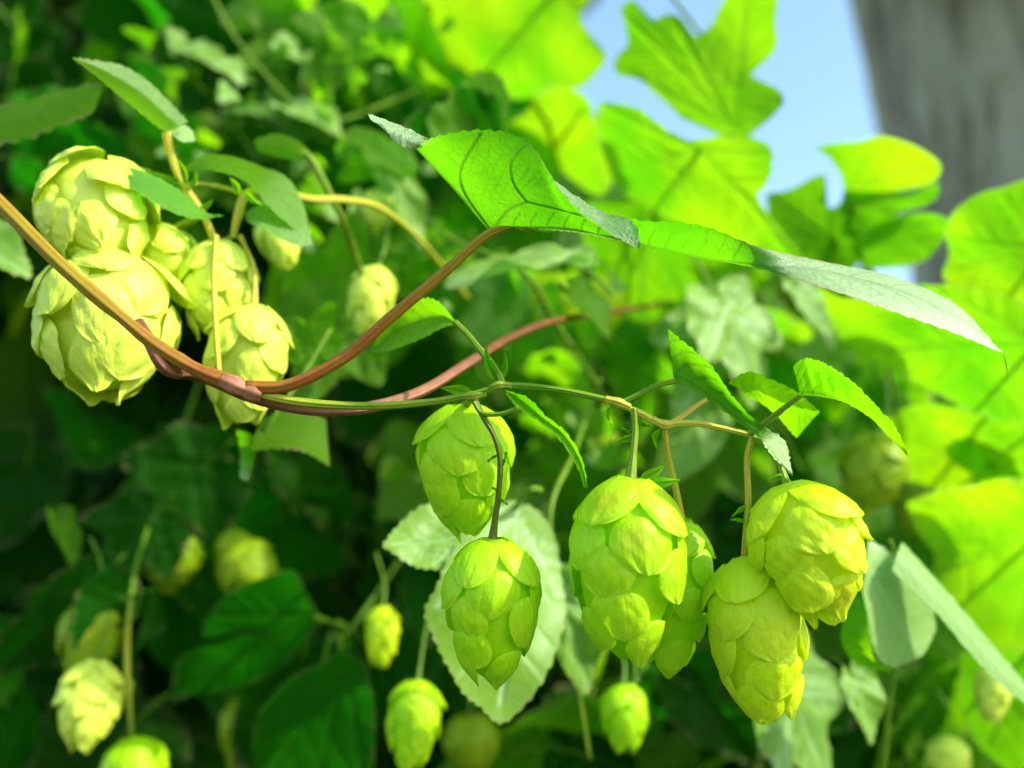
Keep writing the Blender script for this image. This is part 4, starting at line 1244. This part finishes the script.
s10 = shoot('hop shoot with mixed lime and green leaves behind the large leaf', [(700, 360, .60), (640, 280, .58), (560, 180, .58), (430, 90, .58)], (.002, .0016, .0012))
for b_, t_, k_, m_ in (((600, 170, .56), (560, 270, .54), 'lobed', 'leaf_lime'), ((640, 230, .56), (700, 330, .54), 'lobed_b', 'leaf_green'), ((500, 120, .56), (420, 180, .55), 'flat', 'leaf_green'),
                       ((560, 200, .57), (480, 260, .55), 'five', 'leaf_lime'), ((420, 80, .57), (350, 130, .55), 'lobed', 'leaf_lime'), ((690, 330, .58), (640, 420, .56), 'lobed', 'leaf_green'),
                       ((430, 60, .58), (440, 170, .56), 'flatd', 'leaf_green')):
    pleaf(s10, b_, t_, (.1, .5, .8), k_, m_)
pleaf(s7, (575, 292, .355), (618, 330, .35), (.3, .8, -.4), 'ovate', 'leaf_green', 1.1, None)
s16 = shoot('hop shoot with sunlit yellow green leaves behind the middle of the bine', [(560, 460, .58), (530, 380, .55), (500, 300, .53), (470, 230, .52)], (.0016, .0013, .0010))
for b_, t_, k_, m_ in (((520, 300, .52), (450, 345, .50), 'lobed', 'leaf_lime'), ((530, 340, .53), (600, 400, .51), 'lobed_b', 'leaf_lime'), ((500, 290, .53), (560, 330, .52), 'five', 'leaf_green'),
                       ((560, 360, .54), (520, 430, .52), 'lobed', 'leaf_green'), ((640, 330, .53), (690, 290, .52), 'lobed', 'leaf_lime'), ((640, 360, .54), (660, 440, .53), 'lobed_c', 'leaf_green'),
                       ((430, 250, .50), (400, 310, .49), 'lobed', 'leaf_lime')):
    pleaf(s16, b_, t_, (.6, .45, .6), k_, m_)
s17 = shoot('hop shoot with sunlit leaves under the top edge left of the lime leaves', [(330, 160, .56), (310, 90, .53), (290, 30, .51), (270, -40, .50)], (.0016, .0013, .0010))
for b_, t_, k_, m_ in (((300, 40, .50), (235, 70, .49), 'lobed', 'leaf_green'), ((310, 70, .51), (370, 100, .50), 'lobed_b', 'leaf_lime'), ((285, 5, .50), (215, 25, .49), 'five', 'leaf_lime'), ((320, 110, .52), (280, 170, .51), 'lobed', 'leaf_green'),
                       ((290, 10, .51), (350, 35, .50), 'lobed_c', 'leaf_lime'), ((180, 60, .52), (130, 20, .51), 'lobed', 'leaf_green')):
    pleaf(s17, b_, t_, (.6, .45, .6), k_, m_, .9)
# --- dark hanging leaves lower left
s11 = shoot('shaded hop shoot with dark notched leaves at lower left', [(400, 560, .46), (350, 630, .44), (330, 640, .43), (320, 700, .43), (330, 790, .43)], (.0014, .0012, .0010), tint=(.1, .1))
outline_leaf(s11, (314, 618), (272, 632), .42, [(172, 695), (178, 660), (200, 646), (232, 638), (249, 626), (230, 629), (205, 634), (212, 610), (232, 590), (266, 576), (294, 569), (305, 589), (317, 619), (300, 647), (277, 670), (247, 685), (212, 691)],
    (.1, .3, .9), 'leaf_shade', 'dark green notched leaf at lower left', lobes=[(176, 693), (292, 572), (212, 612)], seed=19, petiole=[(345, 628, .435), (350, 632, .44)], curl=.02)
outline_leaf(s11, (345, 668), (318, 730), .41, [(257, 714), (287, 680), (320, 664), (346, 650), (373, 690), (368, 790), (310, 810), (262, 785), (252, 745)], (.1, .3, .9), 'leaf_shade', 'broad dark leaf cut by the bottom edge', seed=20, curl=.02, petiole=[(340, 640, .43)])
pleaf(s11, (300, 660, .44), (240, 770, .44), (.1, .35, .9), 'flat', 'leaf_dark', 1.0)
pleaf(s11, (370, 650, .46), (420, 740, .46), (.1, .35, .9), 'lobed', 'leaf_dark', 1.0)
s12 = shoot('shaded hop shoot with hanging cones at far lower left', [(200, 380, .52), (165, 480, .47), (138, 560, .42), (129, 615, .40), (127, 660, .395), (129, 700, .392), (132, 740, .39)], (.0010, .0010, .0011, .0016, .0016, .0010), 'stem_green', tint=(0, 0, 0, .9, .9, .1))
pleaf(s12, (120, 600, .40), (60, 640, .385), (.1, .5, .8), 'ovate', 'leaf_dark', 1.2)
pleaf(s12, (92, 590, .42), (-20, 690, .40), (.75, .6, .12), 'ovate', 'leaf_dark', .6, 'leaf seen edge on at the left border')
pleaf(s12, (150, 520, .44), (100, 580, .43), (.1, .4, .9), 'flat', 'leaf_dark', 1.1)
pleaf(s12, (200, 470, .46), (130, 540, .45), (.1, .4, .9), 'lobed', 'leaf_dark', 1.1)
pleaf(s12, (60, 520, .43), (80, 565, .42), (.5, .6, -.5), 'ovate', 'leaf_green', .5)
# --- upper left leaves
s13 = shoot('hop shoot at the left edge with a serrated leaf entering the picture', [(-120, 60, .36), (-70, 120, .35), (-30, 150, .345), (-60, 260, .36), (-40, 420, .37)], (.0016, .0014, .0010))
p = loft([[(-40, 122, .330), (0, 107, .328), (40, 98, .325), (78, 88, .322), (104, 84, .320)], [(-40, 135, .322), (0, 124, .321), (36, 114, .320), (70, 104, .319), (102, 90, .320)],
          [(-40, 150, .318), (0, 143, .317), (32, 136, .316), (62, 124, .316), (94, 112, .318)]], 60, 24, teeth=7, serr=.0022, seed=71, edgebrown=1.0)
loft_leaf(s13, [p], M['leaf_green'], 'ragged serrated leaf entering at the left edge')
pleaf(s13, (-40, 230, .34), (30, 262, .33), (.2, .7, -.6), 'ovate', 'leaf_silver', .7)
s14 = shoot('hop shoot with small pale leaves at upper left', [(420, 90, .50), (340, 120, .48), (300, 110, .47), (230, 30, .47), (200, -40, .48)], (.0016, .0012, .0010))
for b_, t_, n_, k_, m_ in (((295, 108, .47), (345, 125, .46), (.3, .8, -.5), 'ovate', 'leaf_silver'), ((240, 110, .48), (275, 110, .47), (.2, .8, -.5), 'ovate', 'leaf_silver'), ((190, 48, .48), (222, 60, .47), (.2, .8, -.5), 'ovate', 'leaf_silver'),
                           ((300, 60, .50), (340, 130, .49), (.1, .5, .8), 'lobed', 'leaf_green'), ((230, 60, .52), (180, 120, .51), (.1, .5, .8), 'lobed', 'leaf_dark'), ((360, 40, .50), (300, 90, .49), (.1, .5, .8), 'flat', 'leaf_green'),
                           ((300, 20, .52), (250, 75, .5), (.5, .5, .7), 'lobed', 'leaf_lime'), ((360, 60, .54), (390, 130, .52), (.5, .5, .7), 'lobed_b', 'leaf_lime'), ((220, 20, .5), (150, 60, .5), (.1, .5, .8), 'flat', 'leaf_dark'), ((330, 290, .42), (360, 210, .41), (-.4, .3, .8), 'flat', 'leaf_green'), ((340, 320, .40), (300, 410, .39), (.1, .5, .8), 'lobed', 'leaf_green')):
    pleaf(s14, b_, t_, n_, k_, m_)
s15 = shoot('ragged hop shoot beneath the stem fork at left', [(330, 330, .34), (300, 380, .33), (275, 415, .32), (255, 450, .32)], (.0010, .0009, .0008))
p = loft([[(262, 418, .325), (285, 412, .328), (308, 414, .330), (326, 420, .332)], [(255, 435, .318), (280, 434, .320), (304, 438, .322), (328, 448, .326)], [(250, 450, .315), (282, 448, .316), (306, 452, .318), (330, 466, .322)]], 50, 24, teeth=9, serr=.0012, seed=72, edgebrown=1.0)
loft_leaf(s15, [p], M['leaf_green'], 'ragged leaf with browned edge below the stem fork')
p = loft([[(236, 430, .320), (240, 450, .320), (240, 478, .320)], [(246, 432, .317), (248, 454, .317), (244, 480, .318)], [(254, 436, .316), (254, 456, .316), (248, 480, .318)]], 30, 14, teeth=5, serr=.0006, seed=73, pale=[(0, 0), (.6, 0), (1, .9)])
loft_leaf(s15, [p], M['leaf_green'])
pleaf(s15, (310, 350, .345), (330, 300, .345), (-.2, .5, .8), 'lobed', 'leaf_green', .9)

# --- loose fill: further shoots with their own leaves
REG = [
    # label, px0, px1, py0, py1, d0, d1, leaves, mats, facing weight
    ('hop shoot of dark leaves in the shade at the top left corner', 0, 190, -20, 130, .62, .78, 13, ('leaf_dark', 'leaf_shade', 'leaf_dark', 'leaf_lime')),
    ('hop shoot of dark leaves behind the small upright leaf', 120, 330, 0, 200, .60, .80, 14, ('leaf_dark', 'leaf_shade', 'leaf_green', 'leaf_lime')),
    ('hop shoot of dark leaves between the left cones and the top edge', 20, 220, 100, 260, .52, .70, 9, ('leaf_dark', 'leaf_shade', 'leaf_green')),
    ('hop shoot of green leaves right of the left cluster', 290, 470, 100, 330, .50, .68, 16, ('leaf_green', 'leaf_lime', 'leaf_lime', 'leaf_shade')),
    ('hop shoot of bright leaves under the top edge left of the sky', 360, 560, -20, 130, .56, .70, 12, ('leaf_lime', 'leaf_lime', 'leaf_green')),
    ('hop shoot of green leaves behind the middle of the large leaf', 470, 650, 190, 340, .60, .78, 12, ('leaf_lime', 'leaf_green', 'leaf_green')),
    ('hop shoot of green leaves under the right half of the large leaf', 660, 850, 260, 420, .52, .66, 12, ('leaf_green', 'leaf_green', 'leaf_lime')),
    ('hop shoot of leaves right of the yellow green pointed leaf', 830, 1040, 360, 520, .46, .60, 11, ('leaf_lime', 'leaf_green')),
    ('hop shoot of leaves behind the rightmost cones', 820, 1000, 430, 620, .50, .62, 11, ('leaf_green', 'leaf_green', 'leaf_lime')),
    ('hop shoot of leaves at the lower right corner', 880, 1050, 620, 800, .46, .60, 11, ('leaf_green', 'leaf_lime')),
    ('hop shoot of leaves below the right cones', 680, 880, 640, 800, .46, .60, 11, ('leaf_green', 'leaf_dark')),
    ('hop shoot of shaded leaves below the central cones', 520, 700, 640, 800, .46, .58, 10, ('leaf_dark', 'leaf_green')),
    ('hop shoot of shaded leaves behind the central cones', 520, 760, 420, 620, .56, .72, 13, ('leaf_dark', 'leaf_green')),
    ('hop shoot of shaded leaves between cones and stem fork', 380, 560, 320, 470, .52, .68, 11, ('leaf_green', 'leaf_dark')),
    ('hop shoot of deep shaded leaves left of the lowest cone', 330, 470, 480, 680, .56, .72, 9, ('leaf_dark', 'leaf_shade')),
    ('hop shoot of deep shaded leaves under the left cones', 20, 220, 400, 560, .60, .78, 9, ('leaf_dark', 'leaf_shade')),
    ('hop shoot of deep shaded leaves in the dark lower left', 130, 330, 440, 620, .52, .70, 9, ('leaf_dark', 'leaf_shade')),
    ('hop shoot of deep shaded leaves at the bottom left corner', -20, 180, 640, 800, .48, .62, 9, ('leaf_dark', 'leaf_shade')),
]
rf = np.random.default_rng(77)
for label, x0, x1, y0, y1, d0, d1, nl, mats in REG:
    xa = rf.uniform(x0 + .3 * (x1 - x0), x0 + .7 * (x1 - x0))
    dm = (d0 + d1) / 2
    st = [(xa + rf.normal(0, 14), y1 + 60, d1), (xa + rf.normal(0, 20), y0 + .66 * (y1 - y0), dm + .02), (xa + rf.normal(0, 20), y0 + .33 * (y1 - y0), dm), (xa + rf.normal(0, 14), y0 + 10, d1 - .02)]
    sh = shoot(label, st, (.0020, .0016, .0012, .0008))
    placed = 0
    tr = 0
    while placed < nl and tr < 200:
        tr += 1
        qx, qy, qd = rf.uniform(x0, x1), rf.uniform(y0, y1), rf.uniform(d0, d1)
        base = P(qx, qy, qd)
        L = rf.uniform(.050, .085)
        dirn = nrm(camdir(rf.normal(0, .8), -0.55 + rf.normal(0, .35), -0.25 + rf.normal(0, .3)))
        tip = base + dirn * L
        if not clear_of_gap((base + tip) / 2, L * .65):
            continue
        amount = rf.random()
        n = camdir(.2 + rf.normal(0, .35), .65 + rf.normal(0, .3), rf.choice([.6, .6, -.5]) + rf.normal(0, .25))
        put_leaf(sh, base, tip, n, RANDKINDS[rf.integers(len(RANDKINDS))], mats[rf.integers(len(mats))], rf.uniform(.85, 1.2))
        placed += 1

# --- added shoots whose tiny leaves stand in for blurred glints of sunlight
rt = np.random.default_rng(404)
for label, cx, cy, sx, sy, d0, d1, nl, mats in (
        ('added hop shoot whose tiny leaves stand in for light glints at upper left', 205, 85, 70, 50, .44, .52, 16, ('leaf_silver', 'leaf_lime', 'leaf_silver')),
        ('added hop shoot whose tiny leaves stand in for light glints left of the top centre', 345, 60, 60, 60, .44, .52, 16, ('leaf_silver', 'leaf_lime', 'leaf_lime')),
        ('added hop shoot whose tiny leaves stand in for light glints between bine and large leaf', 560, 325, 70, 40, .42, .50, 20, ('leaf_lime', 'leaf_silver', 'leaf_lime')),
        ('added hop shoot whose small leaves stand in for light glints left of the rising stem', 330, 220, 40, 60, .40, .48, 14, ('leaf_lime', 'leaf_silver')),
        ('added hop shoot whose small leaves stand in for light glints between the shoot and central cones', 600, 440, 50, 40, .38, .46, 10, ('leaf_silver', 'leaf_lime'))):
    sh = shoot(label, [(cx + sx * .8, cy + sy * 1.6, d1), (cx + sx * .3, cy + sy * .6, d1), (cx - sx * .2, cy - sy * .2, (d0 + d1) / 2), (cx - sx * .5, cy - sy, (d0 + d1) / 2)], (.0012, .0009, .0006))
    for k in range(nl):
        base = P(cx + rt.normal(0, sx * .6), cy + rt.normal(0, sy * .6), rt.uniform(d0, d1))
        tip = base + nrm(camdir(rt.normal(0, .8), -.5 + rt.normal(0, .5), rt.normal(0, .3))) * rt.uniform(.005, .014)
        mt_ = mats[rt.integers(len(mats))]
        nv_ = camdir(.6 + rt.normal(0, .2), .5 + rt.normal(0, .2), (-.6 if mt_ == 'leaf_silver' else .6) + rt.normal(0, .2))
        put_leaf(sh, base, tip, nv_, ('ovate', 'ovate_b')[k % 2], mt_, 1.1, None, False)

# ------------------------------------------------------------------ cones further back
GB = 'blurred hop cones among the leaves behind'
BC = [
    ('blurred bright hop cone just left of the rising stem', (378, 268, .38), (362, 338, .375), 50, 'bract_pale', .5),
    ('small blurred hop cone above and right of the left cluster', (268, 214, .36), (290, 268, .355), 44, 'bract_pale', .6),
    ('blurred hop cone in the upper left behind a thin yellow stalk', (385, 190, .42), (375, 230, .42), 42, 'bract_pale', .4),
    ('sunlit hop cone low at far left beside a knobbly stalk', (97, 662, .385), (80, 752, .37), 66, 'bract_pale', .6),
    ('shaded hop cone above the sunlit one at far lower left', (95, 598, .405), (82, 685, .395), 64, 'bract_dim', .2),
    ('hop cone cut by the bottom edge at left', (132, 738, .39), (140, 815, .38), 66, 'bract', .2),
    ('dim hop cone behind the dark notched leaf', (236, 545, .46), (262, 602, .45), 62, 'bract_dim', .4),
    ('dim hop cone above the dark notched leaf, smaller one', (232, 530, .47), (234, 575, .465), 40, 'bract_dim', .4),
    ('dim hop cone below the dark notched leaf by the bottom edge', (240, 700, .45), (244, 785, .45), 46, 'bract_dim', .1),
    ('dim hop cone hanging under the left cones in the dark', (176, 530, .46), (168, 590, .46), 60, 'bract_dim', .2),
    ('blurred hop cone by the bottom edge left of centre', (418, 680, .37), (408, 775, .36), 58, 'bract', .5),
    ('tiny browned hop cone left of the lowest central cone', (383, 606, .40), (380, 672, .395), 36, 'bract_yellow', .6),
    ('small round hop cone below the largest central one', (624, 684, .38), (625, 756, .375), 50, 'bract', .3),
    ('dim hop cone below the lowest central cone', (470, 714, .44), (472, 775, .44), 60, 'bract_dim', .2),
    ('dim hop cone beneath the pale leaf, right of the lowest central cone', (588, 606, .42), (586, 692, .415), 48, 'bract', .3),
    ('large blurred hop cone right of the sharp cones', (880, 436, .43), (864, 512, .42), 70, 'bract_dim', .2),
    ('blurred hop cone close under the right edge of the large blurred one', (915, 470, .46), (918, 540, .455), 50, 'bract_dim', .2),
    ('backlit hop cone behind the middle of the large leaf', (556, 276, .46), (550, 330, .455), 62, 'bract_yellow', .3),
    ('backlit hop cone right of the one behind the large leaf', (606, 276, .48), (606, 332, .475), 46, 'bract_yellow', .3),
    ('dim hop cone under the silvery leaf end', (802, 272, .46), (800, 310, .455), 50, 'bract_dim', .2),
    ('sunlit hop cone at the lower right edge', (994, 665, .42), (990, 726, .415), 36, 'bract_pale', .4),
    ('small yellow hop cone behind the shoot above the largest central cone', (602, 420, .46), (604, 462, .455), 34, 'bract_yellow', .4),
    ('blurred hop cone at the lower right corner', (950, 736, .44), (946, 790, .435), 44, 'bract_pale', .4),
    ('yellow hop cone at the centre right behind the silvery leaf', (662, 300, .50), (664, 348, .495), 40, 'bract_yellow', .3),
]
for i, (lab, t_, b_, wpx, mt, op) in enumerate(BC):
    up = (t_[0] * 1.5 - b_[0] * .5, t_[1] - 0.35 * (b_[1] - t_[1]), t_[2] + .008)
    hop_cone(lab, t_, b_, wpx, 200 + i, mt, separate=False, group=GB, per=4, rows=5, openness=op, spin=rf.uniform(0, 3), bract_w=.74,
             stalk=[(up[0] + rf.normal(0, 10), up[1] - 30, up[2] + .01), up], stalk_r=.0006, stalk_mat='stem_green', stalk_tint=(0, 0.1))

# ================================================================== WORLD, SUN, CAMERA
w = bpy.data.worlds.new('World')
scene.world = w
w.use_nodes = True
nt = w.node_tree
nt.nodes.clear()
sky = nt.nodes.new('ShaderNodeTexSky')
sky.sky_type = 'NISHITA'
sky.sun_disc = False
elev = math.asin(SUN_DIR[2])
sky.sun_elevation = elev
sky.sun_rotation = math.atan2(SUN_DIR[0], SUN_DIR[1])
sky.air_density = 1.2
sky.dust_density = 1.2
sky.ozone_density = 1.6
bg = nt.nodes.new('ShaderNodeBackground')
bg.inputs['Strength'].default_value = 0.15
wo = nt.nodes.new('ShaderNodeOutputWorld')
hs = nt.nodes.new('ShaderNodeHueSaturation')
hs.inputs['Value'].default_value = 2.25
hs.inputs['Hue'].default_value = 0.485
hs.inputs['Saturation'].default_value = 1.02
nt.links.new(sky.outputs[0], hs.inputs['Color'])
nt.links.new(hs.outputs[0], bg.inputs[0])
nt.links.new(bg.outputs[0], wo.inputs[0])

sl = bpy.data.lights.new('sun', 'SUN')
sl.energy = 5.0
sl.angle = math.radians(0.5)
sl.color = (1.0, 0.97, 0.86)
so = bpy.data.objects.new('sun', sl)
COL.objects.link(so)
so.rotation_euler = Vector(SUN_DIR).to_track_quat('Z', 'Y').to_euler()
so.location = (2, 0, 5)

cd = bpy.data.cameras.new('camera')
cam = bpy.data.objects.new('camera', cd)
COL.objects.link(cam)
cam.matrix_world = Matrix(((RIGHT[0], UP[0], -FWD[0], CAM[0]), (RIGHT[1], UP[1], -FWD[1], CAM[1]), (RIGHT[2], UP[2], -FWD[2], CAM[2]), (0, 0, 0, 1)))
cd.sensor_width = 36.0
cd.lens = FPX / 1024 * 36.0
cd.clip_start = 0.01
cd.clip_end = 2000
cd.dof.use_dof = True
cd.dof.focus_distance = 0.246
cd.dof.aperture_fstop = cd.lens / 5.6
scene.camera = cam

scene.view_settings.view_transform = 'Standard'
scene.view_settings.look = 'None'
scene.view_settings.exposure = 0
scene.view_settings.gamma = 1
scene.cycles.use_denoising = True
scene.cycles.max_bounces = 10
scene.cycles.diffuse_bounces = 5
scene.cycles.transmission_bounces = 8
scene.cycles.sample_clamp_indirect = 6
scene.cycles.use_adaptive_sampling = True
scene.cycles.adaptive_threshold = 0.03
